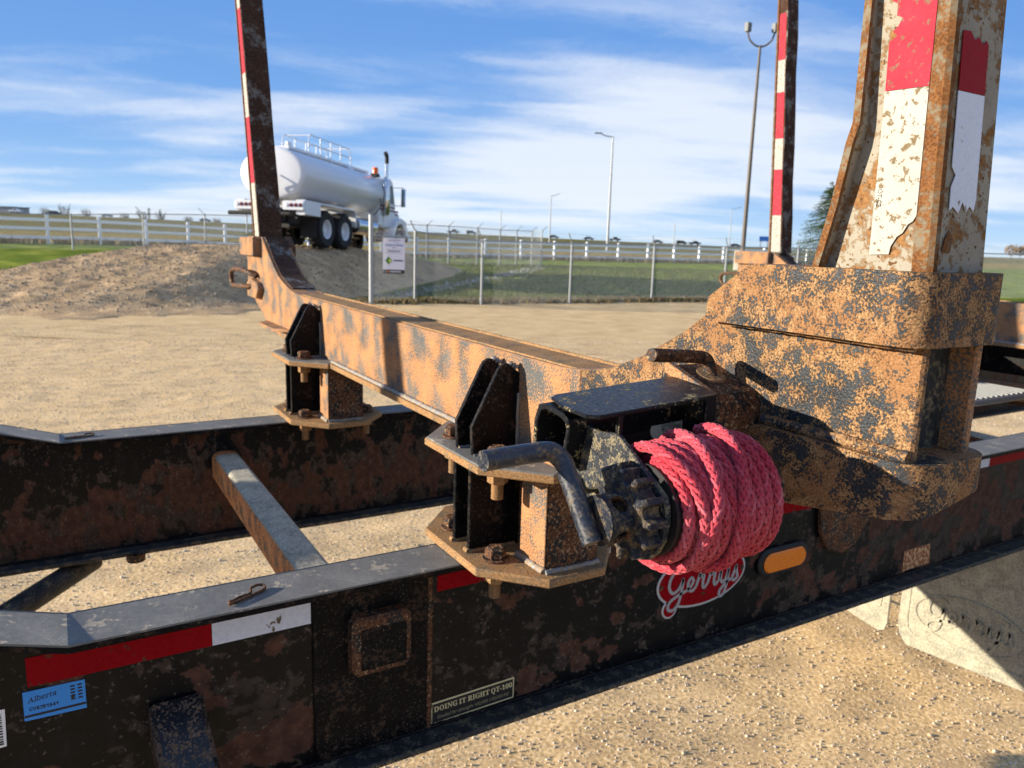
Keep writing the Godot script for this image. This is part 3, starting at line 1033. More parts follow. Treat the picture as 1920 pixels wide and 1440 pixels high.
		var bw := G.new()
		weld_bead(bw, Vector3(0.775, -0.625, zc + 0.1), Vector3(0.775, -0.625, zc + 0.2), 0.008)
		weld_bead(bw, Vector3(0.775, -0.625, zc + 0.205), Vector3(0.9, -0.625, zc + 0.206), 0.006)
		part("weld", bw, M.weld, ped)
		for z in [zc - 0.028, zc + 0.038]:
			var rb := G.new()
			rb.box(Vector3(0.693, -0.6285, z - 0.0055), Vector3(0.811, -0.437, z + 0.0055), 0.0015)
			part("rib", rb, M.black, ped)
			var rw := G.new()
			weld_bead(rw, Vector3(0.695, -0.626, z + 0.007), Vector3(0.8, -0.626, z + 0.007), 0.005)
			weld_bead(rw, Vector3(0.691, -0.625, z - 0.008), Vector3(0.691, -0.625, z + 0.008), 0.006)
			part("weld", rw, M.rust_dust, ped)
		for x in [0.725, 0.948]:
			for dz in [-0.095, 0.097]:
				if x > 0.8 and false:
					continue
				var zz: float = zc + dz
				if x < 0.8:
					set_mesh("bolt", bolt_head, ped, Vector3(x, -0.42, zz))
					set_mesh("nut", bolt_nut, ped, Vector3(x, -0.4385, zz))
				set_mesh("bolt", bolt_head, ped, Vector3(x, -0.628, zz))
				set_mesh("nut", bolt_nut, ped, Vector3(x, -0.646, zz))
		out.append(ped)
	# stakes
	out.append(near_stake(t))
	out.append(far_stake(t))
	return out


# four-sided column from two outlines (x, z) at given heights
func column(g: G, rings: Array) -> void:
	for i in rings.size() - 1:
		var a = rings[i][1]
		var b = rings[i + 1][1]
		var c := Vector3.ZERO
		for p in a:
			c += Vector3(p.x, 0, p.y) / a.size()
		for k in a.size():
			var l: int = (k + 1) % a.size()
			var p0 := Vector3(a[k].x, rings[i][0], a[k].y)
			var p1 := Vector3(a[l].x, rings[i][0], a[l].y)
			var p2 := Vector3(b[l].x, rings[i + 1][0], b[l].y)
			var p3 := Vector3(b[k].x, rings[i + 1][0], b[k].y)
			var mid := (p0 + p1) / 2 - c
			mid.y = 0
			g.quad(p0, p1, p2, p3, mid)
	for e in [[0, Vector3.DOWN], [rings.size() - 1, Vector3.UP]]:
		var a = rings[e[0]][1]
		var c := G.ccw(PackedVector2Array(a))
		var tr := Geometry2D.triangulate_polygon(c)
		for m in range(0, tr.size(), 3):
			var ids := []
			for q in 3:
				ids.append(g.put(Vector3(c[tr[m + q]].x, rings[e[0]][0], c[tr[m + q]].y), e[1]))
			g.tri_i(ids[0], ids[1], ids[2])


func near_stake(t: Node3D) -> MeshInstance3D:
	# a pressed channel: white front plate, bent inner flange standing proud of it, outer side face
	var zl := [[-0.03, -0.602], [0.05, -0.583], [0.119, -0.567], [0.14, -0.563], [0.27, -0.566], [1.3, -0.569]]
	var g := G.new()
	var rings := []
	for r in zl:
		var k: float = (r[0] + 0.03) / 0.3
		var zr := lerpf(-0.472, -0.4795, minf(k, 4.0))
		var xb := lerpf(0.888, 0.872, minf(k, 4.0) * 0.9)
		var xf := lerpf(0.789, 0.782, minf(k, 4.0) * 0.9)
		rings.append([r[0], [Vector2(xf, r[1]), Vector2(xf, zr - 0.007), Vector2(xf + 0.0015, zr - 0.003), Vector2(xf + 0.005, zr), Vector2(xb, zr), Vector2(xb, r[1] + 0.01)]])
	column(g, rings)
	var stake := part("stake", g, M.white_rust, t, LIFT)
	var fl := G.new()
	var fr := []
	for r in zl:
		var bend := 0.006 * exp(-pow((r[0] - 0.125) / 0.016, 2.0))
		var z0: float = r[1] - 0.002
		fr.append([r[0], [Vector2(0.772 - bend, z0 - 0.004), Vector2(0.772 - bend, z0 + 0.003), Vector2(0.87, z0 + 0.003), Vector2(0.87, z0 - 0.008)]])
	column(fl, fr)
	part("inner_flange", fl, M.white_rust, stake)
	var fe := G.new()
	var fer := []
	for q in fr:
		var a: Vector2 = q[1][0]
		fer.append([q[0], [a + Vector2(-0.001, -0.001), a + Vector2(-0.001, 0.008), a + Vector2(0.004, 0.008), a + Vector2(0.004, -0.001)]])
	column(fe, fer)
	part("flange_edge", fe, M.stake_edge, stake)
	var ed := G.new()
	var er := []
	for r in zl:
		var k: float = minf((r[0] + 0.03) / 0.3, 4.0)
		var zr := lerpf(-0.472, -0.4795, k)
		var xf := lerpf(0.789, 0.782, k * 0.9) - 0.0012
		er.append([r[0], [Vector2(xf, zr - 0.0205), Vector2(xf, zr - 0.004), Vector2(xf + 0.0035, zr + 0.0012), Vector2(xf + 0.011, zr + 0.0012), Vector2(xf + 0.012, zr - 0.018)]])
	column(ed, er)
	part("worn_corner", ed, M.stake_edge, stake)
	# reflective tape: red over white on the front plate and on the side
	var fx := func(y: float) -> float: return lerpf(0.789, 0.782, minf((y + 0.03) / 0.3, 4.0) * 0.9) - 0.0012
	var tape := func(called: String, m: Material, pts: Array) -> void:   # (z, y) outline on the front
		var gt := G.new()
		gt.prism(PackedVector2Array(pts), Vector3(fx.call(0.0), 0, 0), Vector3.BACK, Vector3(-0.021, 1, 0), Vector3.LEFT, 0.0, 0.0008)
		part(called, gt, m, stake)
	tape.call("reflective_tape", M.tape_red, [Vector2(-0.5445, 0.1715), Vector2(-0.4955, 0.17), Vector2(-0.4975, 0.34), Vector2(-0.5465, 0.34), Vector2(-0.5462, 0.262), Vector2(-0.54, 0.258), Vector2(-0.5395, 0.246), Vector2(-0.533, 0.243), Vector2(-0.537, 0.235), Vector2(-0.5425, 0.231), Vector2(-0.537, 0.226), Vector2(-0.5455, 0.221)])
	tape.call("reflective_tape", M.tape_white, [Vector2(-0.5445, 0.171), Vector2(-0.4955, 0.1695), Vector2(-0.4935, 0.04), Vector2(-0.497, 0.034), Vector2(-0.502, 0.031), Vector2(-0.507, 0.022), Vector2(-0.513, 0.018), Vector2(-0.519, 0.008), Vector2(-0.5205, -0.001), Vector2(-0.544, -0.002)])
	tape.call("reflective_tape", M.tape_white, [Vector2(-0.5462, 0.341), Vector2(-0.4965, 0.341), Vector2(-0.497, 0.52), Vector2(-0.5465, 0.52)])
	var side := func(m: Material, pts: Array) -> void:   # (x, y) outline on the side face
		var gt := G.new()
		gt.prism(PackedVector2Array(pts), Vector3(0, 0, -0.4712), Vector3.RIGHT, Vector3(0, 1, -0.026), Vector3.BACK, 0.0, 0.0008)
		part("reflective_tape", gt, m, stake)
	side.call(M.tape_red_clean, [Vector2(0.801, 0.165), Vector2(0.849, 0.165), Vector2(0.8465, 0.214), Vector2(0.842, 0.218), Vector2(0.836, 0.213), Vector2(0.828, 0.219), Vector2(0.82, 0.216), Vector2(0.812, 0.223), Vector2(0.799, 0.222)])
	side.call(M.tape_white_clean, [Vector2(0.801, 0.1645), Vector2(0.849, 0.1645), Vector2(0.8545, 0.06), Vector2(0.852, 0.047), Vector2(0.844, 0.052), Vector2(0.838, 0.046), Vector2(0.83, 0.056), Vector2(0.824, 0.044), Vector2(0.813, 0.05), Vector2(0.807, 0.046), Vector2(0.806, 0.07), Vector2(0.812, 0.082), Vector2(0.804, 0.09)])
	var flake := G.new()
	flake.prism(PackedVector2Array([Vector2(0.802, 0.004), Vector2(0.816, 0.002), Vector2(0.819, 0.018), Vector2(0.811, 0.026), Vector2(0.805, 0.016)]), Vector3(0, 0, -0.4712), Vector3.RIGHT, Vector3(0, 1, -0.026), Vector3.BACK, 0.0, 0.0008)
	part("tape_scrap", flake, M.stake_edge, stake)
	put_text("print", "DOT-C2", 0.0072, M.ink, stake, Vector3(fx.call(0.07) - 0.0007, 0.062, -0.5385), Basis(Vector3(-0.021, -1, 0).normalized(), Vector3(0, 0, 1), Vector3(-1, 0, 0)), false, false)
	return stake


func far_stake(t: Node3D, zi0 := -3.512, zi1 := -3.892, zo0 := -3.60, zo1 := -3.955) -> MeshInstance3D:
	var g := G.new()
	var rings := []
	for k in 8:
		var y := lerpf(-0.02, 1.55, k / 7.0)
		var zi := lerpf(zi0, zi1, k / 7.0)
		var zo := lerpf(zo0, zo1, k / 7.0)
		var jog := 0.004 * sin(k * 2.3)
		rings.append([y, [Vector2(0.79, zo), Vector2(0.79, zi + jog), Vector2(0.889, zi + jog), Vector2(0.889, zo)]])
	column(g, rings)
	var s := part("stake", g, M.stake_brown, t, LIFT)
	var e := G.new()
	var er := []
	for k in 5:
		var y := lerpf(-0.02, 1.55, k / 4.0)
		var zi := lerpf(zo0 - 0.005, zo1 - 0.005, k / 4.0)
		er.append([y, [Vector2(0.784, zi - 0.004), Vector2(0.784, zi + 0.008), Vector2(0.889, zi + 0.008), Vector2(0.889, zi - 0.004)]])
	column(e, er)
	part("inner_flange", e, M.stake_edge, s)
	var ys := [-0.012, 0.22, 0.508, 0.7, 0.985, 1.18, 1.46]
	for k in ys.size() - 1:
		var gt := G.new()
		var o := []
		for q in [[ys[k], 0], [ys[k], 1], [ys[k + 1], 1], [ys[k + 1], 0]]:
			var f: float = (q[0] + 0.02) / 1.57
			o.append(Vector2(lerpf(zi0, zi1, f) - 0.007 if q[1] else lerpf(zo0, zo1, f) + 0.009, q[0]))
		gt.px(o, 0.788, 0.7895)
		part("reflective_tape", gt, [M.tape_white, M.tape_red][k % 2], s)
	return s


func emblem_letters() -> Array:   # the cursive word on the badge and the mud flaps, as lines in cap heights
	var q := []
	q.append([[0.78, 0.86], [0.62, 1.02], [0.36, 0.98], [0.14, 0.72], [0.1, 0.4], [0.26, 0.16], [0.5, 0.24], [0.66, 0.5], [0.7, 0.62], [0.66, 0.2], [0.54, -0.3], [0.3, -0.5], [0.1, -0.4], [0.16, -0.16], [0.5, 0.02], [0.8, 0.1], [1.0, 0.2], [1.16, 0.42], [1.06, 0.58], [0.93, 0.4], [0.98, 0.14], [1.14, 0.06], [1.3, 0.2]])
	for k in 2:
		var x := 1.3 + k * 0.52
		q.append([[x, 0.2], [x + 0.12, 0.56], [x + 0.15, 0.66], [x + 0.18, 0.52], [x + 0.33, 0.56], [x + 0.3, 0.26], [x + 0.36, 0.06], [x + 0.52, 0.2]])
	q.append([[2.34, 0.2], [2.44, 0.56], [2.44, 0.24], [2.54, 0.08], [2.7, 0.24], [2.8, 0.58], [2.76, 0.1], [2.64, -0.36], [2.46, -0.46], [2.42, -0.24], [2.7, 0.02], [2.98, 0.16]])
	q.append([[2.98, 1.0], [3.02, 0.92], [2.98, 0.8]])
	q.append([[2.98, 0.16], [3.12, 0.5], [3.14, 0.62], [3.18, 0.4], [3.24, 0.16], [3.1, 0.04], [3.0, 0.1]])
	var r := []
	for l in q:
		var p := []
		for c in l:
			p.append(Vector2(c[0], c[1]))
		r.append(smooth_line(p, 5))
	return r


func rail_outline(z: float) -> G:
	# fabricated beam: web, two flanges; the left end climbs to the front deck
	var g := G.new()
	var path := [[-2.9, 0.17], [-0.59, 0.17], [-0.02, 0.0], [7.5, 0.0]]
	for i in path.size() - 1:
		var a := Vector2(path[i][0], path[i][1])
		var b := Vector2(path[i + 1][0], path[i + 1][1])
		g.pz([Vector2(a.x, -1.035), Vector2(b.x, -1.035), Vector2(b.x, b.y - 0.662), Vector2(a.x, a.y - 0.662)], z - 0.006, z + 0.006)
	return g


func rail_flange(z: float, y0: float, y1: float, w: float) -> G:
	var g := G.new()
	g.pz([Vector2(-2.9, y0 + 0.17), Vector2(-0.59, y0 + 0.17), Vector2(-0.02, y0), Vector2(7.5, y0), Vector2(7.5, y1), Vector2(-0.02, y1), Vector2(-0.59, y1 + 0.17), Vector2(-2.9, y1 + 0.17)], z - w, z + w, 0.0025)
	return g


func tape_on(parent: Node3D, m: Material, x0: float, x1: float, y0: float, y1: float, z: float) -> void:
	var g := G.new()
	g.pz([Vector2(x0, y0), Vector2(x1, y0), Vector2(x1, y1), Vector2(x0, y1)], z, z + 0.0008)
	part("reflective_tape", g, m, parent)


func build_trailer() -> void:
	var t := thing("log_trailer", "rusty black log trailer with steel bunks, white stakes and a rope winch", "trailer")
	bolt_head = bolt_mesh(true).mesh(M.rust_brown)
	bolt_nut = bolt_mesh(false).mesh(M.rust_dust)
	# rails
	for s in [0, 1]:
		var z := -1.36 if s == 0 else -2.705
		var rail := part("rail", rail_outline(z), M.web_near if s == 0 else M.web_far, t, LIFT)
		part("top_flange", rail_flange(z, -0.662, -0.6488, 0.0615), M.black, rail)
		part("worn_top", rail_flange(z, -0.6492, -0.648, 0.0605), M.flange, rail)
		var bf := G.new()
		bf.box(Vector3(-2.9, -1.0495, z - 0.0615), Vector3(7.5, -1.035, z + 0.0615), 0.0025)
		part("bottom_flange", bf, M.black_dusty, rail)
		var under := G.new()
		weld_bead(under, Vector3(-1.0, -1.033, z + 0.008), Vector3(4.5, -1.033, z + 0.008), 0.006)
		part("weld", under, M.black, rail)
		if s == 0:
			var zf := z + 0.0062
			var d := G.new()
			d.box(Vector3(0.381, -1.03, zf - 0.002), Vector3(0.626, -0.664, zf + 0.006), 0.002)
			part("doubler_plate", d, M.black, rail)
			var dw := G.new()
			weld_bead(dw, Vector3(0.627, -1.03, zf + 0.003), Vector3(0.627, -0.67, zf + 0.003), 0.007)
			part("weld", dw, M.rust_brown, rail)
			tape_on(rail, M.tape_red_clean, -0.081, 0.2, -0.731, -0.68, zf)
			tape_on(rail, M.tape_white_clean, 0.201, 0.379, -0.731, -0.68, zf)
			tape_on(rail, M.tape_red_clean, 0.645, 0.92, -0.724, -0.673, zf)
			tape_on(rail, M.tape_white_clean, 0.921, 1.1, -0.724, -0.673, zf)
			tape_on(rail, M.tape_red_clean, 1.56, 1.84, -0.724, -0.673, zf)
			tape_on(rail, M.tape_white_clean, 2.58, 2.758, -0.718, -0.667, zf)
			tape_on(rail, M.tape_red_clean, 2.759, 3.04, -0.718, -0.667, zf)
			var op := G.new()
			op.pz([Vector2(2.317, -1.02), Vector2(2.468, -1.018), Vector2(2.46, -0.949), Vector2(2.319, -0.95)], zf, zf + 0.001)
			part("faded_sticker", op, M.faded, rail)
	# bunks: this one, the one behind and the one ahead on the raised deck
	var set0 := make_bunk(t)
	far_stake(t, -3.43, -3.56, -3.52, -3.625).position += Vector3(3.26, 0, 0)
	for off in [Vector3(3.26, 0, 0), Vector3(-3.26, 0.17, 0)]:
		for o in set0:
			if off.x > 0 and o == set0[4]:
				continue
			var c := dup(o, String(o.name).trim_suffix("_001"), t)
			c.position += off
	# cross members between the rails, and tube ends through the near web
	for x in [0.425, 1.9, 3.3, 4.7]:
		var g := G.new()
		g.prism(PackedVector2Array([Vector2(x, -0.835), Vector2(x + 0.085, -0.835), Vector2(x + 0.085, -0.745), Vector2(x, -0.745)]), Vector3.ZERO, Vector3.RIGHT, Vector3.UP, Vector3.BACK, -2.7, -1.365, 0.0)
		var ex := G.new()
		ex.pz([Vector2(x, -0.83), Vector2(x + 0.085, -0.83), Vector2(x + 0.085, -0.76), Vector2(x + 0.078, -0.748), Vector2(x + 0.066, -0.743), Vector2(x + 0.019, -0.743), Vector2(x + 0.007, -0.748), Vector2(x, -0.76)], -2.7, -1.365)
		var cm := part("cross_member", ex, M.rust_brown if x != 0.425 else M.tube_side, t, LIFT)
		var top := G.new()
		top.pz([Vector2(x + 0.004, -0.752), Vector2(x + 0.081, -0.752), Vector2(x + 0.077, -0.7465), Vector2(x + 0.066, -0.7415), Vector2(x + 0.019, -0.7415), Vector2(x + 0.008, -0.7465)], -2.65, -1.42)
		part("top_face", top, M.rubber, cm)
	var stub := G.new()
	var sq := [Vector2(-0.062, -0.048), Vector2(-0.05, -0.062), Vector2(0.05, -0.062), Vector2(0.062, -0.05), Vector2(0.062, 0.05), Vector2(0.05, 0.062), Vector2(-0.05, 0.062), Vector2(-0.062, 0.05)]
	stub.prism(PackedVector2Array(sq), Vector3(0.512, -0.79, 0), Vector3.RIGHT, Vector3.UP, Vector3.BACK, -1.36, -1.318, 0.006)
	var st := part("tube_end", stub, M.rust_brown, t, LIFT)
	var pl := G.new()
	pl.box(Vector3(0.467, -0.838, -1.319), Vector3(0.562, -0.752, -1.3165), 0.001)
	part("end_plate", pl, M.black, st)
	var arm := G.new()
	var aq := []
	for p in sq:
		aq.append(p * 0.72)
	arm.prism(PackedVector2Array(aq), Vector3(0.135, -0.85, -1.366), Vector3.RIGHT, Vector3(0, 0.9, 0.42).normalized(), Vector3(0.03, -0.42, 0.9).normalized(), 0.0, 0.34, 0.004)
	part("outrigger_tube", arm, M.black_mud, t, LIFT)
	var brace := G.new()
	brace.tube([Vector3(-0.8, -1.215, -1.9), Vector3(0.05, -1.084, -2.76)], 0.036, 14)
	part("brace_tube", brace, M.black_dusty, t, LIFT)
	var knob := G.new()
	knob.lathe([Vector2(0.0, -0.02), Vector2(0.028, -0.016), Vector2(0.03, 0.01)], Vector3(0.17, -1.05, -2.645), Vector3.UP, 14)
	part("drain_boss", knob, M.rust_brown, t, LIFT)
	# emblem, plaque, stickers, marker light
	var zf := -1.3535
	var em := G.new()
	var oval := []
	for i in 40:
		var a := TAU * i / 40
		oval.append(Vector2(1.412 + cos(a) * 0.158, -0.85 + sin(a) * 0.079 + 0.0))
	em.pz(oval, zf, zf + 0.003, 0.001)
	var badge := part("badge", em, M.silver, t, LIFT)
	var er := G.new()
	var ov2 := []
	for i in 40:
		var a := TAU * i / 40
		ov2.append(Vector2(1.412 + cos(a) * 0.151, -0.85 + sin(a) * 0.072))
	er.pz(ov2, zf + 0.003, zf + 0.0036)
	part("red_field", er, M.tape_red_clean, badge)
	var tail := G.new()
	tail.pz(Array(circle(0.026, 18)).map(func(p): return p + Vector2(1.302, -0.916)), zf, zf + 0.003, 0.001)
	part("tail", tail, M.silver, badge)
	var tr := G.new()
	tr.pz(Array(circle(0.02, 18)).map(func(p): return p + Vector2(1.302, -0.916)), zf + 0.003, zf + 0.0037)
	part("red_field", tr, M.tape_red_clean, badge)
	var le := G.new()
	for l in emblem_letters():
		ribbon(le, l, 0.115, Vector3(1.287, -0.884, zf + 0.0036), Vector3(0.078, 0.0, 0), Vector3(0, 0.072, 0), Vector3.BACK, 0.0012)
	part("lettering", le, M.worn_silver, badge)
	for x in [1.268, 1.556]:
		var rv := G.new()
		rv.pz(Array(circle(0.007, 12)).map(func(p): return p + Vector2(x, -0.85)), zf + 0.003, zf + 0.0055, 0.001)
		part("rivet", rv, M.rust_brown, badge)
	var qx := 0.634
	var pq := G.new()
	pq.pz([Vector2(qx, -1.03), Vector2(qx + 0.207, -1.026), Vector2(qx + 0.207, -0.975), Vector2(qx, -0.979)], zf, zf + 0.0012)
	var plaque := part("plaque", pq, M.gold, t, LIFT)
	var pi := G.new()
	pi.pz([Vector2(qx + 0.003, -1.0265), Vector2(qx + 0.204, -1.0225), Vector2(qx + 0.204, -0.9785), Vector2(qx + 0.003, -0.9825)], zf + 0.0012, zf + 0.0016)
	part("black_field", pi, M.ink, plaque)
	put_text("lettering", "DOING IT RIGHT QT-100", 0.0162, M.gold, plaque, Vector3(qx + 0.104, -0.9935, zf + 0.002), Basis(Vector3.BACK, 0.019), true)
	put_text("lettering", "Graded for strength 100,000-130,000 PSI", 0.0098, M.gold_dim, plaque, Vector3(qx + 0.104, -1.0135, zf + 0.002), Basis(Vector3.BACK, 0.019), false, false, true)
	var bl := G.new()
	bl.pz([Vector2(-0.089, -0.789), Vector2(-0.001, -0.791), Vector2(-0.001, -0.739), Vector2(-0.089, -0.738)], zf, zf + 0.0008)
	var reg := part("inspection_sticker", bl, M.blue_label, t, LIFT)
	put_text("lettering", "Alberta", 0.0115, M.ink, reg, Vector3(-0.062, -0.7525, zf + 0.001), Basis(Vector3.BACK, 0.1), true, false, true)
	put_text("lettering", "CV8791541", 0.0082, M.ink, reg, Vector3(-0.061, -0.770, zf + 0.001), Basis())
	var grid := G.new()
	for i in 2:
		for j in 5:
			var x := -0.0225 + i * 0.0105
			var y := -0.7455 - j * 0.0058
			grid.box(Vector3(x, y - 0.0016, zf + 0.0008), Vector3(x + 0.0065, y + 0.0012, zf + 0.0012))
	grid.box(Vector3(-0.0885, -0.7835, zf + 0.0008), Vector3(-0.0015, -0.7795, zf + 0.0012))
	grid.pz(Array(circle(0.0032, 14)).map(func(p): return p + Vector2(-0.0195, -0.764)), zf + 0.0008, zf + 0.0014)
	part("printed_boxes", grid, M.ink, reg)
	var wl := G.new()
	wl.pz([Vector2(-0.16, -0.826), Vector2(-0.116, -0.824), Vector2(-0.114, -0.759), Vector2(-0.158, -0.757)], zf, zf + 0.0008)
	var wlab := part("barcode_label", wl, M.white_label, t, LIFT)
	var bars := G.new()
	var yy := -0.82
	while yy < -0.765:
		var h: float = [0.001, 0.002, 0.003][rng.randi() % 3]
		bars.box(Vector3(-0.135, yy, zf + 0.0008), Vector3(-0.1195, yy + h, zf + 0.0011))
		yy += h + [0.001, 0.0016, 0.0022][rng.randi() % 3]
	part("bars", bars, M.ink, wlab)
	var lamp := Vector3(1.716, -0.855, -1.354)
	var stadium := func(rx: float, r: float) -> Array:
		var p := arc(Vector2(rx, 0), r, -PI / 2, PI / 2, 10)
		p.append_array(arc(Vector2(-rx, 0), r, PI / 2, PI * 1.5, 10))
		return p
	var gm := G.new()
	gm.prism(PackedVector2Array(stadium.call(0.062, 0.04)), lamp, Vector3.RIGHT, Vector3.UP, Vector3.BACK, 0.0, 0.014, 0.005)
	var ml := part("marker_light", gm, M.rubber_black, t, LIFT)
	var le2 := G.new()
	le2.prism(PackedVector2Array(stadium.call(0.057, 0.029)), lamp, Vector3.RIGHT, Vector3.UP, Vector3.BACK, 0.012, 0.02, 0.006)
	part("lens", le2, M.amber, ml)
	# bracket from the bunk down to the rail
	var br := G.new()
	br.pz([Vector2(1.02, -0.3), Vector2(1.3, -0.3), Vector2(1.3, -0.64), Vector2(1.2, -0.7), Vector2(1.1, -0.7), Vector2(1.0, -0.64)], -1.32, -1.305, 0.003)
	var hang := G.new()
	hang.pz([Vector2(1.84, -0.66), Vector2(1.86, -0.8), Vector2(1.9, -0.862), Vector2(1.97, -0.885), Vector2(2.03, -0.865), Vector2(2.06, -0.82), Vector2(2.1, -0.78), Vector2(2.2, -0.77), Vector2(2.3, -0.72), Vector2(2.34, -0.66)], -1.352, -1.335, 0.004)
	part("spring_hanger", hang, M.rust_brown, t, LIFT)
	build_flaps(t)
	build_winch(t)
	# small fittings further back on the frame
	var walk := G.new()
	walk.box(Vector3(2.62, -0.64, -2.55), Vector3(3.9, -0.61, -1.75), 0.006)
	for i in 30:
		walk.box(Vector3(2.64 + i * 0.042, -0.611, -2.54), Vector3(2.66 + i * 0.042, -0.604, -1.755), 0.002)
	part("tread_plate", walk, M.alu, t, LIFT)
	for x in [2.45, 4.3]:
		var bx := G.new()
		bx.box(Vector3(x, -0.74, -2.64), Vector3(x + 0.09, -0.66, -1.425), 0.006)
		part("cross_beam", bx, M.rust_beam, t, LIFT)
	var side := G.new()
	side.box(Vector3(3.0, -0.6, -2.62), Vector3(5.6, -0.36, -2.5), 0.01)
	side.box(Vector3(4.4, -0.62, -2.5), Vector3(4.6, -0.4, -1.45), 0.01)
	part("sub_frame", side, M.black, t, LIFT)


func build_flaps(t: Node3D) -> void:
	for s in [0, 1]:
		var z0 := -1.915 if s == 0 else -2.62
		var z1 := -1.20 if s == 0 else -1.965
		var x := 3.3
		var g := G.new()
		var o := [Vector2(z0 + 0.05, -1.79), Vector2(z1 - 0.05, -1.74), Vector2(z1 - 0.02, -1.725), Vector2(z1, -1.68), Vector2(z1, -0.95), Vector2(z0, -0.95), Vector2(z0, -1.70), Vector2(z0 + 0.012, -1.75)]
		if s == 1:
			o = [Vector2(z0, -1.6), Vector2(z0 + 0.25, -1.73), Vector2(z1 - 0.1, -1.78), Vector2(z1 - 0.04, -1.785), Vector2(z1 - 0.01, -1.77), Vector2(z1, -1.73), Vector2(z1, -0.95), Vector2(z0, -0.95)]
		g.px(o, x, x + 0.012, 0.003)
		var f := part("mud_flap", g, M.rubber, t, LIFT)
		var e := G.new()
		var up := Vector3(0, 1, 0)
		var border := [Vector2(z0 + 0.04, -1.1), Vector2(z0 + 0.042, -1.66), Vector2(z0 + 0.05, -1.70), Vector2(z0 + 0.08, -1.725), Vector2(z0 + 0.14, -1.725), Vector2(z1 - 0.09, -1.685), Vector2(z1 - 0.045, -1.66), Vector2(z1 - 0.04, -1.6), Vector2(z1 - 0.04, -1.1)]
		ribbon(e, border, 0.008, Vector3(x, 0, 0), Vector3.BACK, up, Vector3.LEFT, 0.003)
		var c := Vector2(-1.605 if s == 0 else (z0 + z1) / 2, -1.572 if s == 0 else -1.5)
		var tilt := 0.02
		var ov := []
		for i in 41:
			var a := TAU * i / 40
			ov.append(c + Vector2(cos(a) * 0.235, sin(a) * 0.112 + cos(a) * tilt))
		ribbon(e, ov, 0.007, Vector3(x, 0, 0), Vector3.BACK, up, Vector3.LEFT, 0.004)
		for l in emblem_letters():
			var p := []
			for q in l:
				p.append(c + Vector2(-0.185 + q.x * 0.112, -0.03 + q.y * 0.105 + (q.x - 1.6) * tilt * 0.3))
			ribbon(e, p, 0.013, Vector3(x, 0, 0), Vector3.BACK, up, Vector3.LEFT, 0.006)
		part("raised_lettering", e, M.rubber, f)


const AXIS := Vector3(0.525, -0.276, -0.592)   # left end of the winch's drum


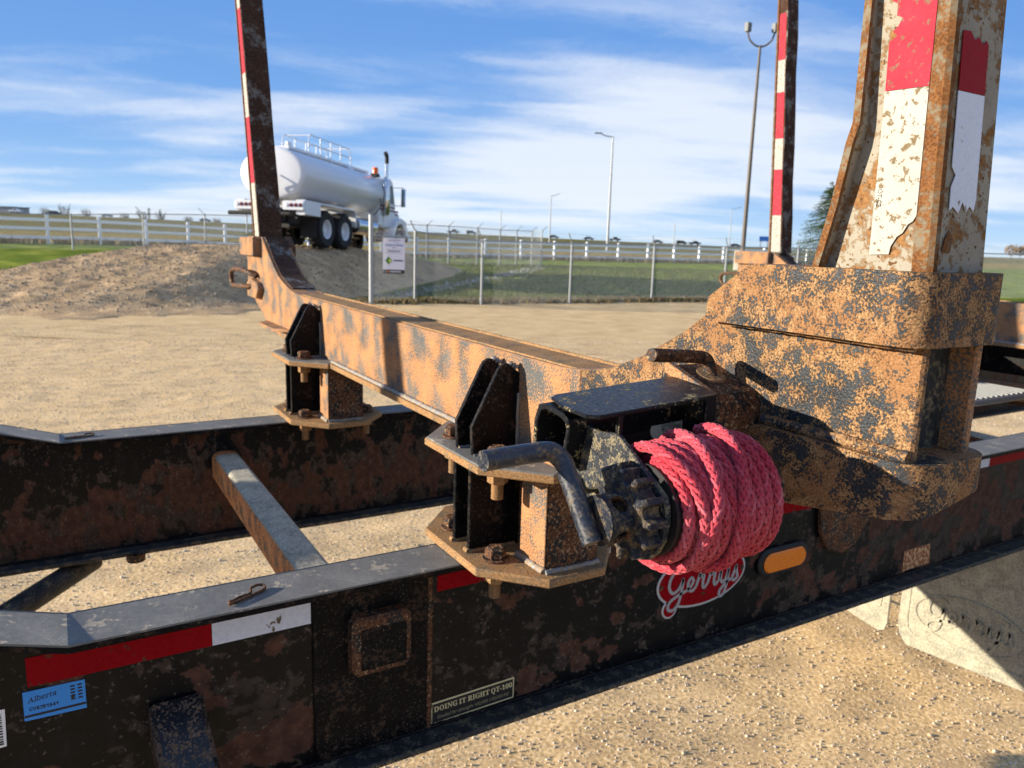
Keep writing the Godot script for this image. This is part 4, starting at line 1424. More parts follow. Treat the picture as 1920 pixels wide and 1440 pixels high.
func build_winch(t: Node3D) -> void:
	# folded channel bracket reaching out from the bunk's face, rising a little towards it
	var ex := Vector3(1, 0.055, 0).normalized()
	var prof := [Vector2(-0.766, -0.205), Vector2(-0.757, -0.186), Vector2(-0.744, -0.182), Vector2(-0.706, -0.186), Vector2(-0.695, -0.192), Vector2(-0.691, -0.203), Vector2(-0.704, -0.256), Vector2(-0.71, -0.256), Vector2(-0.698, -0.204), Vector2(-0.701, -0.197), Vector2(-0.71, -0.193), Vector2(-0.742, -0.189), Vector2(-0.752, -0.193), Vector2(-0.759, -0.207), Vector2(-0.76, -0.232), Vector2(-0.738, -0.243), Vector2(-0.74, -0.249), Vector2(-0.767, -0.236)]
	var g := G.new()
	g.prism(PackedVector2Array(prof), Vector3(0.492, -0.0055, 0), Vector3.BACK, Vector3.UP, ex, 0.0, 0.225, 0.0012)
	var w := part("winch", g, M.winch_black, t, LIFT)
	# top sheet over the drum and its back plate; the tag hangs on that
	var tp := G.new()
	tp.prism(PackedVector2Array([Vector2(-0.015, -0.705), Vector2(-0.018, -0.655), Vector2(-0.008, -0.643), Vector2(0.165, -0.643), Vector2(0.176, -0.65), Vector2(0.186, -0.70), Vector2(0.2, -0.757), Vector2(0.012, -0.757), Vector2(0.0, -0.75)]), Vector3(0.505, -0.1815, 0), ex, Vector3.BACK, Vector3.UP, -0.005, 0.0, 0.0015)
	tp.box(Vector3(0.525, -0.214, -0.649), Vector3(0.53, -0.183, -0.643))
	tp.box(Vector3(0.655, -0.21, -0.649), Vector3(0.672, -0.176, -0.643), 0.001)
	part("top_sheet", tp, M.winch_black, w)
	var bp := G.new()
	bp.box(Vector3(0.526, -0.34, -0.703), Vector3(0.7, -0.1875, -0.696), 0.001)
	part("back_plate", bp, M.dark_paint, w)
	var cheek := [Vector2(-0.71, -0.204), Vector2(-0.705, -0.2), Vector2(-0.69, -0.205), Vector2(-0.672, -0.2085), Vector2(-0.642, -0.2035), Vector2(-0.634, -0.205), Vector2(-0.568, -0.243), Vector2(-0.556, -0.251), Vector2(-0.5515, -0.262), Vector2(-0.5505, -0.277), Vector2(-0.554, -0.298), Vector2(-0.562, -0.313), Vector2(-0.574, -0.325), Vector2(-0.596, -0.333), Vector2(-0.622, -0.331), Vector2(-0.65, -0.328), Vector2(-0.692, -0.339), Vector2(-0.71, -0.3), Vector2(-0.742, -0.264)]
	for x in [0.521, 0.672]:
		var c := G.new()
		c.px(cheek, x - 0.0035, x + 0.0035, 0.0012)
		part("side_plate", c, M.winch_dusty if x < 0.6 else M.winch_black, w)
	var ax := AXIS
	var drum := G.new()
	drum.lathe([Vector2(0.0, 0.0), Vector2(0.05, 0.0), Vector2(0.05, 0.145), Vector2(0.0, 0.145)], ax, Vector3.RIGHT, 24)
	part("drum", drum, M.dark_paint, w)
	var boss := G.new()
	boss.lathe([Vector2(0.0, 0.185), Vector2(0.03, 0.185), Vector2(0.034, 0.18), Vector2(0.034, 0.14)], ax, Vector3.RIGHT, 20)
	part("bearing_boss", boss, M.rust_brown, w)
	# ratchet wheel
	var teeth := []
	var k := 12
	for i in k:
		var a := TAU * i / k + 0.2
		for e in [[0.0, 0.036], [0.28, 0.038], [0.42, 0.048], [0.66, 0.048], [0.74, 0.038]]:
			var b: float = a + TAU / k * e[0]
			teeth.append(Vector2(ax.z + sin(b) * e[1], ax.y + cos(b) * e[1]))
	var ra := G.new()
	ra.px(teeth, 0.489, 0.515, 0.0022)
	part("ratchet_wheel", ra, M.winch_dirt, w)
	# hub with bar holes, hollow
	var hub := CSGCylinder3D.new()
	hub.name = "hub"
	hub.radius = 0.0262
	hub.height = 0.036
	hub.sides = 40
	hub.material = M.winch_dirt
	w.add_child(hub)
	hub.transform = Transform3D(Basis(Vector3(0, -1, 0), Vector3(1, 0, 0), Vector3(0, 0, 1)), Vector3(0.479, ax.y - 0.002, ax.z))
	var bore := CSGCylinder3D.new()
	bore.name = "bore"
	bore.radius = 0.02
	bore.height = 0.026
	bore.sides = 32
	bore.operation = CSGShape3D.OPERATION_SUBTRACTION
	bore.material = M.rust_brown
	hub.add_child(bore)
	for i in 2:
		var hole := CSGCylinder3D.new()
		hole.name = "bar_hole" if i == 0 else "bar_hole_001"
		hole.radius = 0.0098
		hole.height = 0.2
		hole.sides = 24
		hole.operation = CSGShape3D.OPERATION_SUBTRACTION
		hole.material = M.rust_brown
		hole.transform = Transform3D(Basis(Vector3.UP, i * PI / 2 + 0.62) * Basis(Vector3.RIGHT, PI / 2), Vector3(0, -0.001, 0))
		hub.add_child(hole)
	# pawl on its bolt
	var pw := G.new()
	var po := Vector2(0.012, 0.0035)
	var pq := []
	for p in [Vector2(-0.7, -0.262), Vector2(-0.685, -0.256), Vector2(-0.65, -0.244), Vector2(-0.622, -0.23), Vector2(-0.612, -0.226), Vector2(-0.613, -0.243), Vector2(-0.63, -0.258), Vector2(-0.66, -0.27), Vector2(-0.69, -0.276), Vector2(-0.7, -0.27)]:
		pq.append(p + po)
	pw.px(pq, 0.492, 0.512, 0.0025)
	part("pawl", pw, M.winch_dusty, w)
	var pb := G.new()
	pb.lathe([Vector2(0.0, -0.031), Vector2(0.0105, -0.031), Vector2(0.0128, -0.0285), Vector2(0.0128, 0.0)], Vector3(0.512, -0.2665, -0.671), Vector3.RIGHT, 20)
	part("pawl_bolt", pb, M.winch_dusty, w)
	# crank: a bent round bar
	var cr := G.new()
	var bar_pts := [Vector3(0.451, -0.298, -0.584), Vector3(0.4505, -0.262, -0.6115), Vector3(0.4495, -0.237, -0.6315), Vector3(0.4485, -0.2265, -0.639), Vector3(0.442, -0.2185, -0.645), Vector3(0.431, -0.2155, -0.6475), Vector3(0.395, -0.2157, -0.6475), Vector3(0.356, -0.2163, -0.6455)]
	cr.tube(smooth_line(bar_pts, 4), 0.0108, 18)
	part("crank", cr, M.crank, w)
	# tag
	var tg := G.new()
	var o := arc(Vector2(0.629, -0.2225), 0.0125, PI / 2, PI * 1.5, 8)
	o.append_array(arc(Vector2(0.674, -0.2265), 0.0125, -PI / 2, PI / 2, 8))
	tg.pz(o, -0.6958, -0.6948)
	part("tag", tg, M.tag, w)
	var lines := [["5.5.0", -0.2155], ["3/8\"UHMWPE", -0.2198], ["WLL-3800LBS", -0.2242], ["5/1 SAFETY", -0.2286], ["38'", -0.233]]
	for l in lines:
		put_text("lettering", l[0], 0.0054, M.stamp, w, Vector3(0.65, l[1], -0.6946), Basis(Vector3.BACK, -0.085), false, false)
	# lock pin with its bent handle on the rusty clamp by the bunk's face
	var cb := G.new()
	cb.px([Vector2(-0.79, -0.163), Vector2(-0.768, -0.158), Vector2(-0.69, -0.184), Vector2(-0.68, -0.2), Vector2(-0.68, -0.3), Vector2(-0.7, -0.31), Vector2(-0.79, -0.25)], 0.712, 0.793, 0.003)
	var clamp_ := part("pin_clamp", cb, M.rust_brown, t, LIFT)
	var cp := G.new()
	cp.px([Vector2(-0.776, -0.156), Vector2(-0.77, -0.154), Vector2(-0.684, -0.182), Vector2(-0.684, -0.196), Vector2(-0.692, -0.196), Vector2(-0.776, -0.168)], 0.706, 0.716, 0.001)
	part("edge_plate", cp, M.rust_beam, clamp_)
	var pin := G.new()
	var pp := [Vector3(0.752, -0.19, -0.732), Vector3(0.7535, -0.164, -0.7385), Vector3(0.753, -0.154, -0.741), Vector3(0.748, -0.147, -0.743), Vector3(0.738, -0.1445, -0.744), Vector3(0.7, -0.141, -0.743), Vector3(0.648, -0.1365, -0.738)]
	pin.tube(smooth_line(pp, 4), 0.0088, 16)
	part("lock_pin", pin, M.rust_brown, clamp_)
	var wa := G.new()
	wa.lathe([Vector2(0.008, 0.004), Vector2(0.02, 0.003), Vector2(0.021, 0.0)], Vector3(0.752, -0.1695, -0.735), Vector3(0, 0.95, 0.3).normalized(), 18)
	part("washer", wa, M.rust_dust, clamp_)


func rope_paths() -> Array:
	# wraps on the drum: a tidy under-layer, a looser layer over it, and one end laid across the top
	var c := AXIS + LIFT
	var pts := []
	var wob := FastNoiseLite.new()
	wob.seed = 8
	wob.frequency = 0.12
	var at := func(th: float, x: float, r: float) -> Vector3:
		return c + Vector3(x, cos(th) * r, sin(th) * r)
	var n1 := int(8.6 * 40)
	for i in n1:
		var th := TAU * i / 40.0
		pts.append(at.call(th, 0.009 + 0.0141 * th / TAU, 0.054))
	var th0 := TAU * n1 / 40.0
	var n2 := int(9.0 * 44)
	for i in n2:
		var f := float(i) / n2
		var th := th0 + TAU * i / 44.0
		var slant := 0.013 * smoothstep(0.3, 0.75, f)
		var x := 0.136 - 0.0141 * (th - th0) / TAU + slant * sin(th - 0.9) + wob.get_noise_1d(th * 2.0) * 0.003
		pts.append(at.call(th, clampf(x, 0.009, 0.137), lerpf(0.054, 0.0662, minf(1.0, i / 14.0)) + wob.get_noise_1d(th * 3.0 + 90.0) * 0.0018))
	# the end strand: from the top right, over the crown, slanting down the front and tucked in
	var loose := []
	var n3 := 64
	for i in n3 + 1:
		var f := float(i) / n3
		var th := lerpf(-0.42, 2.75, f)
		var x := lerpf(0.098, 0.062, smoothstep(0.0, 0.75, f)) - 0.012 * smoothstep(0.8, 1.0, f)
		loose.append(at.call(th, x, 0.0765 - 0.009 * smoothstep(0.8, 1.0, f) + 0.002 * sin(f * 9.0)))
	var second := []
	for i in n3 + 1:
		var f := float(i) / n3
		var th := lerpf(-1.3, 2.0, f)
		second.append(at.call(th, lerpf(0.07, 0.022, f), 0.075 - 0.008 * smoothstep(0.75, 1.0, f) - 0.009 * smoothstep(0.3, 0.0, f)))
	return [pts, loose, second]


func build_rope() -> void:
	var g := G.new()
	g.colored = true
	var c := AXIS + LIFT
	M.rope_core = plain(c8(120, 14, 24), 0.8)
	var fade := FastNoiseLite.new()
	fade.seed = 3
	fade.frequency = 9.0
	for raw in rope_paths():
		var curve := Curve3D.new()
		curve.bake_interval = 0.0025
		for p in smooth_line(raw, 2):
			curve.add_point(p)
		var step := 0.0023
		var count := int(curve.get_baked_length() / step)
		var pos := PackedVector3Array()
		var across := PackedVector3Array()
		var ups := PackedVector3Array()
		for i in count:
			pos.append(curve.sample_baked(i * step, false))
		for i in count:
			var t := (pos[mini(i + 1, count - 1)] - pos[maxi(i - 1, 0)]).normalized()
			var out := pos[i] - c
			out.x = 0
			out = (out - t * out.dot(t)).normalized()
			ups.append(out)
			across.append(t.cross(out))
		var pitch := 0.066
		for k in 12:
			var sg := 1.0 if k % 2 == 0 else -1.0
			var phase := TAU * (k / 2) / 6.0 + (0.0 if k % 2 == 0 else 0.26)
			var first := g.v.size()
			var sides := 7
			for i in count:
				var s := i * step
				var a := phase + sg * TAU * s / pitch
				var r := 0.0046 + 0.0006 * sg * sin(3.0 * a + PI / 4)
				var q := across[i] * cos(a) + ups[i] * sin(a)
				var p := pos[i] + q * r
				var along := ups[i].cross(across[i])
				var tang := across[i] * -sin(a) + ups[i] * cos(a)
				var dir := (along * -1.0 * pitch + tang * sg * TAU * 0.0055).normalized()
				var wide := dir.cross(q).normalized()
				var tone := 0.5 + 0.5 * fade.get_noise_3dv(p * Vector3(0.6, 1, 1)) + rng.randf_range(-0.12, 0.12)
				var pale := clampf(tone + (0.25 if k == 3 or k == 6 else 0.0), 0, 1)
				g.ink = Color(0.39, 0.018, 0.034).lerp(Color(0.54, 0.14, 0.175), pale * pale)
				for j in sides:
					var b := TAU * j / sides
					g.put(p + wide * cos(b) * 0.0033 + q * sin(b) * 0.0017, (wide * cos(b) * 0.65 + q * sin(b)).normalized())
			for i in count - 1:
				for j in sides:
					var a := first + i * sides + j
					var b := first + i * sides + (j + 1) % sides
					g.quad_i(a, b, b + sides, a + sides)
			for e in [0, count - 1]:
				for j in range(1, sides - 1):
					g.tri_i(first + e * sides, first + e * sides + j, first + e * sides + j + 1)
	var m := plain(Color.WHITE, 0.62)
	m.vertex_color_use_as_albedo = true
	m.rim_enabled = true
	m.rim = 0.2
	m.metallic_specular = 0.25
	var fz := noise(Vector2i(256, 256), 91, 0.09, 3)
	m.heightmap_enabled = true
	m.heightmap_scale = 0.05
	m.heightmap_texture = ImageTexture.create_from_image(Image.create_from_data(256, 256, false, Image.FORMAT_L8, fz))
	m.uv1_triplanar = true
	m.uv1_world_triplanar = true
	m.uv1_scale = Vector3.ONE / 0.02
	var r := thing("winch_rope", "red braided synthetic rope wound in thick coils on the winch drum", "rope")
	part("coil", g, m, r)
	var core := G.new()
	core.lathe([Vector2(0.0, 0.008), Vector2(0.05, 0.008), Vector2(0.05, 0.142), Vector2(0.0, 0.142)], c, Vector3.RIGHT, 28)
	part("inner_wraps", core, M.rope_core, r)


func build_pins() -> void:
	for s in [0, 1]:
		var at := Vector3(0.262, -0.648 + EYE + 0.004, -1.345) if s == 0 else Vector3(0.035, -0.648 + EYE + 0.004, -2.69)
		var o := thing("hairpin_clip", ["rusty hairpin clip lying on the near rail's grey flange", "small rusty hairpin clip lying on the far rail's flange"][s], "pin", at, [0.42, 0.12][s], "hairpin clips left on the rails")
		var g := G.new()
		g.tube(smooth_line([Vector3(-0.042, 0, 0.006), Vector3(0.01, 0, 0.005), Vector3(0.035, 0, 0.002), Vector3(0.042, 0.002, -0.008), Vector3(0.034, 0.003, -0.016), Vector3(0.02, 0.002, -0.016), Vector3(0.012, 0.0, -0.006), Vector3(0.002, 0, -0.002), Vector3(-0.012, 0, -0.005), Vector3(-0.024, 0, -0.002), Vector3(-0.036, 0, -0.003)], 5), 0.0026, 8)
		part("wire", g, M.rust_brown, o)


# ---------------------------------------------------------------- particular surfaces
# black paint with mud and rust where the photograph has them: blots are [x, y, radius x, radius y, strength]
func stained(sd: int, x0: float, x1: float, blots: Array, mud: Array, red_cut: float) -> StandardMaterial3D:
	var m := StandardMaterial3D.new()
	jobs.append([m, {sd = sd, x0 = x0, x1 = x1, blots = blots, mud = mud, red_cut = red_cut}])
	var y0 := -0.65
	var y1 := -1.05
	m.uv1_scale = Vector3(1.0 / (x1 - x0), -1.0 / (y0 - y1), 1)
	m.uv1_offset = Vector3(-x0 / (x1 - x0), y0 / (y0 - y1), 0)
	return m


func stained_pixels(s: Dictionary) -> Array:
	var sd: int = s.sd
	var x0: float = s.x0
	var x1: float = s.x1
	var blots: Array = s.blots
	var mud: Array = s.mud
	var red_cut: float = s.red_cut
	var size := Vector2i(2048, 256)
	var y0 := -0.65
	var y1 := -1.05
	var fine := noise(size, sd, 0.035, 5, FastNoiseLite.TYPE_SIMPLEX_SMOOTH, 0.6)
	var big := noise(size, sd + 1, 0.012, 4, FastNoiseLite.TYPE_SIMPLEX_SMOOTH, 0.55, 20.0)
	var speck := noise(size, sd + 2, 0.11, 2)
	var flake := noise(size, sd + 3, 0.011, 3, FastNoiseLite.TYPE_SIMPLEX_SMOOTH, 0.45, 30.0)
	var streak := noise(Vector2i(2048, 16), sd + 4, 0.03, 4)
	var count := size.x * size.y
	var rgb := PackedByteArray()
	var ro := PackedByteArray()
	var hi := PackedByteArray()
	rgb.resize(count * 3)
	ro.resize(count)
	hi.resize(count)
	var bias := PackedFloat32Array()
	bias.resize(256 * 32)
	for j in 32:
		for i in 256:
			var x := lerpf(x0, x1, i / 255.0)
			var y := lerpf(y0, y1, j / 31.0)
			var sum := 0.0
			for b in blots:
				var d := pow((x - b[0]) / b[2], 2) + pow((y - b[1]) / b[3], 2)
				sum += b[4] * exp(-d)
			bias[j * 256 + i] = sum * 110.0
	for k in count:
		var i := k % size.x
		var j := k / size.x
		var b := bias[(j >> 3) * 256 + (i >> 3)]
		var f := fine[k]
		var m := clampf((b + (big[k] - 128) * 0.9 + (f - 128) * 0.9 - 74.0) / 14.0, 0, 1) * 0.55
		var rd := clampf((b * 0.8 + (flake[k] - 128) * 1.3 + (f - 128) * 0.1 - red_cut) / 4.0, 0, 1)
		var d := clampf((speck[k] - 196 + (big[k] - 128) * 0.2) / 14.0, 0, 1) * 0.75
		var run := clampf((streak[(j >> 4) * 2048 + i] - 150) / 60.0, 0, 1) * clampf((fine[k] - 70) / 90.0, 0, 1) * 0.22
		var base := 7.0 + f * 0.03
		var t := 0.7 + f / 430.0
		var r := lerpf(base, mud[0] * t, m)
		var g := lerpf(base + 1, mud[1] * t, m)
		var bl := lerpf(base + 4, mud[2] * t, m)
		r = lerpf(r, 72 * t, rd)
		g = lerpf(g, 49 * t, rd)
		bl = lerpf(bl, 38 * t, rd)
		r = lerpf(r, 74, run)
		g = lerpf(g, 66, run)
		bl = lerpf(bl, 58, run)
		rgb[k * 3] = int(lerpf(r, 104, d))
		rgb[k * 3 + 1] = int(lerpf(g, 92, d))
		rgb[k * 3 + 2] = int(lerpf(bl, 78, d))
		ro[k] = int(255 * lerpf(0.36, 0.92, maxf(maxf(m, rd), d)))
		hi[k] = clampi(int(140 - rd * 70 + f * 0.12 * (0.3 + m) + 4.0 * rd * (1 - rd) * 60), 0, 255)
	return [size, rgb, ro, hi]


func more_surfaces() -> void:
	M.web_near = stained(201, -0.3, 3.1, [[0.08, -0.99, 0.16, 0.06, 1.0], [0.25, -0.86, 0.07, 0.10, 1.1], [0.32, -0.98, 0.09, 0.08, 0.9], [0.72, -0.93, 0.05, 0.05, 0.6], [0.95, -0.96, 0.14, 0.06, 0.9], [0.9, -0.83, 0.1, 0.05, 0.4], [1.75, -0.93, 0.13, 0.1, 1.1], [1.95, -0.99, 0.14, 0.05, 1.0], [2.15, -0.93, 0.1, 0.1, 0.7], [2.5, -0.85, 0.3, 0.2, 1.2], [2.9, -0.85, 0.3, 0.2, 1.1]], [84, 68, 55], 88.0)
	M.web_far = stained(231, -0.5, 1.7, [[-0.15, -0.98, 0.22, 0.10, 1.2], [0.15, -0.94, 0.2, 0.12, 1.2], [0.42, -0.86, 0.18, 0.16, 1.15], [0.9, -0.9, 0.3, 0.13, 1.1], [1.3, -0.9, 0.3, 0.15, 1.1], [0.6, -0.97, 0.2, 0.08, 1.0]], [90, 72, 56], 74.0)
	M.faded = worn({seed = 141, size = 256, tile = 0.1, under = [[0, [96, 48, 26]], [255, [168, 100, 52]]], over = [[0, [180, 140, 96]], [255, [206, 172, 126]]], cut = 120.0, edge = 40.0, lift = 4.0, bump = 0.0, rough_over = 0.6})
	M.tube_side = worn({seed = 143, size = 512, tile = 0.3, under = [[0, [114, 71, 43]], [128, [192, 130, 82]], [255, [238, 179, 121]]], over = [[0, [82, 67, 57]], [255, [162, 130, 97]]], cut = 100.0, edge = 30.0, lift = 6.0, bump = 0.1, rough_over = 0.6, spec = 0.25})
	M.black_mud = worn({seed = 149, size = 512, tile = 0.25, under = [[0, [70, 52, 40]], [255, [120, 94, 70]]], over = [[0, [12, 13, 15]], [255, [30, 30, 32]]], cut = 158.0, edge = 16.0, wild = 0.9, lift = -14.0, bump = 0.1, rough_over = 0.4, dirt_cut = 180.0, dirt = [120, 96, 72]})
	M.winch_black = worn({seed = 151, size = 512, tile = 0.22, under = [[0, [104, 92, 62]], [255, [168, 150, 108]]], over = [[0, [12, 13, 16]], [255, [34, 36, 40]]], cut = 206.0, edge = 26.0, wild = 0.8, lift = -6.0, bump = 0.04, rough_over = 0.4, spec = 0.25})
	M.winch_dusty = worn({seed = 157, size = 512, tile = 0.14, under = [[0, [84, 78, 62]], [128, [118, 108, 86]], [255, [146, 134, 106]]], over = [[0, [24, 27, 32]], [255, [66, 70, 76]]], cut = 138.0, edge = 30.0, wild = 0.9, lift = -6.0, bump = 0.02, rough_over = 0.5, spec = 0.25})
	M.winch_dirt = worn({seed = 163, size = 512, tile = 0.14, under = [[0, [60, 50, 38]], [128, [104, 88, 66]], [255, [140, 118, 86]]], over = [[0, [14, 18, 26]], [255, [38, 46, 60]]], cut = 136.0, edge = 60.0, wild = 0.6, lift = -6.0, bump = 0.02, rough_over = 0.5, spec = 0.3})
	M.crank = worn({seed = 167, size = 512, tile = 0.16, under = [[0, [60, 48, 36]], [128, [110, 92, 68]], [255, [150, 130, 98]]], over = [[0, [14, 18, 28]], [128, [30, 36, 48]], [255, [60, 66, 76]]], cut = 172.0, edge = 50.0, wild = 0.6, lift = -6.0, bump = 0.02, rough_over = 0.36})
	var cells := Image.create(64, 64, false, Image.FORMAT_L8)
	for y in 64:
		for x in 64:
			var k := Vector2(fposmod(x + (8 if (y / 16) % 2 else 0), 16) - 8, y % 16 - 8).length()
			cells.set_pixel(x, y, Color.WHITE * clampf(1.0 - k / 10.0, 0, 1))
	M.amber.heightmap_enabled = true
	M.amber.heightmap_texture = ImageTexture.create_from_image(cells)
	M.amber.heightmap_scale = 0.12
	M.amber.uv1_triplanar = true
	M.amber.uv1_world_triplanar = true
	M.amber.uv1_scale = Vector3.ONE / 0.03
	M.lamp_grey = plain(c8(96, 98, 100), 0.6)
	M.worn_silver = plain(c8(150, 151, 152), 0.5, 0.2)
	M.dark_paint = plain(c8(14, 14, 16), 0.5)
	M.gold_dim = plain(c8(140, 130, 100), 0.6)
	M.stamp = plain(c8(96, 98, 88), 0.5)
	M.alu = plain(c8(120, 122, 120), 0.5, 0.4)
	M.rubber_black = plain(c8(22, 22, 23), 0.7)
	M.truck_white = plain(c8(206, 208, 212), 0.22)
	M.truck_white.clearcoat_enabled = true
	M.truck_white.clearcoat = 0.6
	M.chrome = plain(c8(200, 204, 208), 0.12, 1.0)
	M.tyre = plain(c8(26, 26, 27), 0.85)
	M.glass = plain(c8(20, 24, 28), 0.08)
	M.maroon = plain(c8(92, 30, 38), 0.4)
	M.tail_red = plain(c8(96, 20, 22), 0.25)
	M.beacon = plain(c8(230, 96, 10), 0.25)
	M.pole = plain(c8(88, 79, 70), 0.6, 0.1)
	M.sign_white = plain(c8(210, 208, 220), 0.5)
	M.sign_blue = plain(c8(40, 110, 200), 0.5)
	M.bark = plain(c8(74, 60, 48), 0.9)
	M.leaf = plain(Color.WHITE, 0.8)
	M.leaf.vertex_color_use_as_albedo = true


# ---------------------------------------------------------------- background things
func chain_fence(called: String, label: String, posts: Array, height: float, arm: Vector3, group := "") -> Node3D:
	var root := thing(called, label, "fence", ground_at(posts[0][0], posts[0][1], posts[0][2]), 0.0, group)
	var p := []
	for q in posts:
		p.append(ground_at(q[0], q[1], q[2]) - root.position)
	var up := Vector3(0, height, 0)
	for a in p:
		var g := G.new()
		g.tube([a - Vector3(0, 0.3, 0), a + up + Vector3(0, 0.05, 0)], 0.036, 10)
		g.tube([a + up, a + up + arm], 0.017, 8)
		part("post", g, M.galv, root)
	for i in p.size() - 1:
		var g := G.new()
		g.tube([p[i] + up, p[i + 1] + up], 0.021, 8)
		part("top_rail", g, M.galv, root)
		var d: Vector3 = p[i + 1] - p[i]
		var l := d.length()
		var w := G.new()
		var pitch := 0.078
		var h := height - 0.06
		var nrm := d.normalized().cross(Vector3.UP).normalized()
		for s in [1.0, -1.0]:
			var x := -h if s > 0 else 0.0
			while x < (l if s > 0 else l + h):
				# a wire climbing from (x, 0) with slope 1 or -1, cut at both posts
				var xa := x
				var xb: float = x + s * h
				var ta := 0.0
				var tb := 1.0
				if s > 0:
					ta = maxf(0, -xa / h)
					tb = minf(1, (l - xa) / h)
				else:
					ta = maxf(0, (xa - l) / h)
					tb = minf(1, xa / h)
				if tb - ta > 0.02:
					var a: Vector3 = p[i] + d * (lerpf(xa, xb, ta) / l) + Vector3(0, 0.03 + h * ta, 0) + nrm * 0.002 * s
					var b: Vector3 = p[i] + d * (lerpf(xa, xb, tb) / l) + Vector3(0, 0.03 + h * tb, 0) + nrm * 0.002 * s
					w.tube([a, b], 0.0027, 3, false)
				x += pitch
		tag(part("wire_mesh", w, M.wire, root), "", "", "", "stuff")
		for k in 3:
			var bw := G.new()
			var e := arm * (0.4 + 0.28 * k) + up
			var pts := []
			for m in 7:
				var f := m / 6.0
				pts.append(p[i].lerp(p[i + 1], f) + e - Vector3(0, 0.05 * sin(PI * f), 0))
			bw.tube(pts, 0.004, 3, false)
			part("barbed_wire", bw, M.wire, root)
	return root


func build_fences() -> void:
	var lean := (AHEAD * -0.2 - RIGHT * 0.12 + Vector3(0, 0.3, 0))
	chain_fence("mesh_fence", "galvanised chain link fence at the lawn's near edge beside the sign post", [[-2.9, 22.3, 0.2], [-0.97, 22.3, 0.0], [1.7, 23.75, 0.0], [4.5, 25.3, 0.02], [7.1, 26.2, 0.05], [9.9, 27.3, 0.08], [12.7, 28.4, 0.1], [15.5, 29.5, 0.1], [18.3, 30.6, 0.12], [24, 32.8, 0.14], [29.6, 35, 0.15]], 1.85, lean)
	var right_arm := RIGHT * 0.28 + Vector3(0, 0.26, 0)
	chain_fence("mesh_fence", "chain link enclosure fence behind the dirt ramp's right slope", [[-7.0, 40.2, 0.5], [-4.7, 40.8, 0.5], [-3.6, 41.2, 0.5], [-2.1, 41.7, 0.45], [-0.9, 42.2, 0.4], [0.0, 42.6, 0.4], [0.85, 43.0, 0.4], [1.35, 41.5, 0.4]], 2.05, right_arm)
	var left_arm := RIGHT * -0.3 + Vector3(0, 0.3, 0)
	chain_fence("mesh_fence", "chain link fence across the lawn left of the white tanker truck", [[-20.4, 28.6, 0.4], [-17.5, 30.6, 0.5], [-16.4, 34.2, 0.68], [-15.2, 38.0, 0.82], [-14.4, 41.6, 0.9], [-13.6, 45.2, 0.95]], 1.85, left_arm)
	# gate post with the panel that carries the sign
	var base := ground_at(-4.0, 21.4, 0.0)
	var gp := thing("gate_post", "thick grey fence post left of the white sign", "post", base)
	var g := G.new()
	g.tube([Vector3(0, -0.2, 0), Vector3(0, 2.42, 0)], 0.062, 16)
	g.lathe([Vector2(0.066, 0.0), Vector2(0.066, 0.03), Vector2(0, 0.05)], Vector3(0, 2.42, 0), Vector3.UP, 16)
	part("pipe", g, M.galv, gp)
	var pf := thing("mesh_fence", "short chain link bay with ragged top edge behind the white sign", "fence", base)
	var d := ground_at(-2.95, 22.25, 0.15) - base
	var w := G.new()
	var l := d.length()
	for s in [1.0, -1.0]:
		for i in 48:
			var x := -1.9 + i * 0.078
			var h := 1.95
			var ta := maxf(0, -x / h)
			var tb := minf(1, (l - x) / h)
			if tb - ta < 0.02:
				continue
			var fx := func(tt: float) -> float:
				var q := (x + h * tt) / l
				return q if s > 0 else 1.0 - q
			w.tube([d * fx.call(ta) + Vector3(0, 0.05 + h * ta, 0), d * fx.call(tb) + Vector3(0, 0.05 + h * tb, 0)], 0.0027, 3, false)
	for i in 20:
		w.tube([d * (i / 19.0) + Vector3(0, 1.96, 0), d * (i / 19.0 + 0.012) + Vector3(0, 2.05, 0)], 0.003, 3, false)
	tag(part("wire_mesh", w, M.wire, pf), "", "", "", "stuff")
	var br := G.new()
	br.tube([Vector3(0, 1.9, 0), d + Vector3(0, 1.72, 0)], 0.021, 8)
	part("top_rail", br, M.galv, pf)
	# sign
	var mid := ground_at(-3.42, 21.72, 0.86)
	var ex := d.normalized()
	ex.y = 0
	ex = (RIGHT * 0.93 - AHEAD * 0.05 + ex * 0.1).normalized()
	var ez := ex.cross(Vector3.UP)
	var sg := thing("fence_sign", "white notice board with blue wording and a dark foot wired to the fence", "sign", mid)
	sg.basis = Basis(ex, Vector3.UP, ez)
	var bd := G.new()
	bd.box(Vector3(-0.305, 0.11, 0), Vector3(0.305, 0.98, 0.006), 0.001)
	part("board", bd, M.sign_white, sg)
	var ft := G.new()
	ft.box(Vector3(-0.295, 0.0, 0), Vector3(0.295, 0.11, 0.006), 0.001)
	part("foot_band", ft, M.ink, sg)
	put_text("lettering", "Make-A-Wish", 0.082, plain(c8(40, 96, 160), 0.5), sg, Vector3(0, 0.79, 0.008), Basis(), false, true)
	var bars := G.new()
	for b in [[0.92, 0.17, 0.008], [0.62, 0.17, 0.012], [0.66, 0.24, 0.003], [0.57, 0.24, 0.003], [0.72, 0.05, 0.008]]:
		bars.box(Vector3(-b[1], b[0] - b[2], 0.006), Vector3(b[1], b[0] + b[2], 0.0075))
	bars.box(Vector3(-0.01, 0.345, 0.006), Vector3(0.26, 0.385, 0.0075))
	part("small_print", bars, plain(c8(60, 66, 84), 0.5), sg)
	var arcg := G.new()
	ribbon(arcg, arc(Vector2(0.03, 0.80), 0.09, 0.3, PI * 0.75, 12), 0.008, Vector3(0, 0, 0.006), Vector3.RIGHT, Vector3.UP, Vector3.BACK, 0.0015)
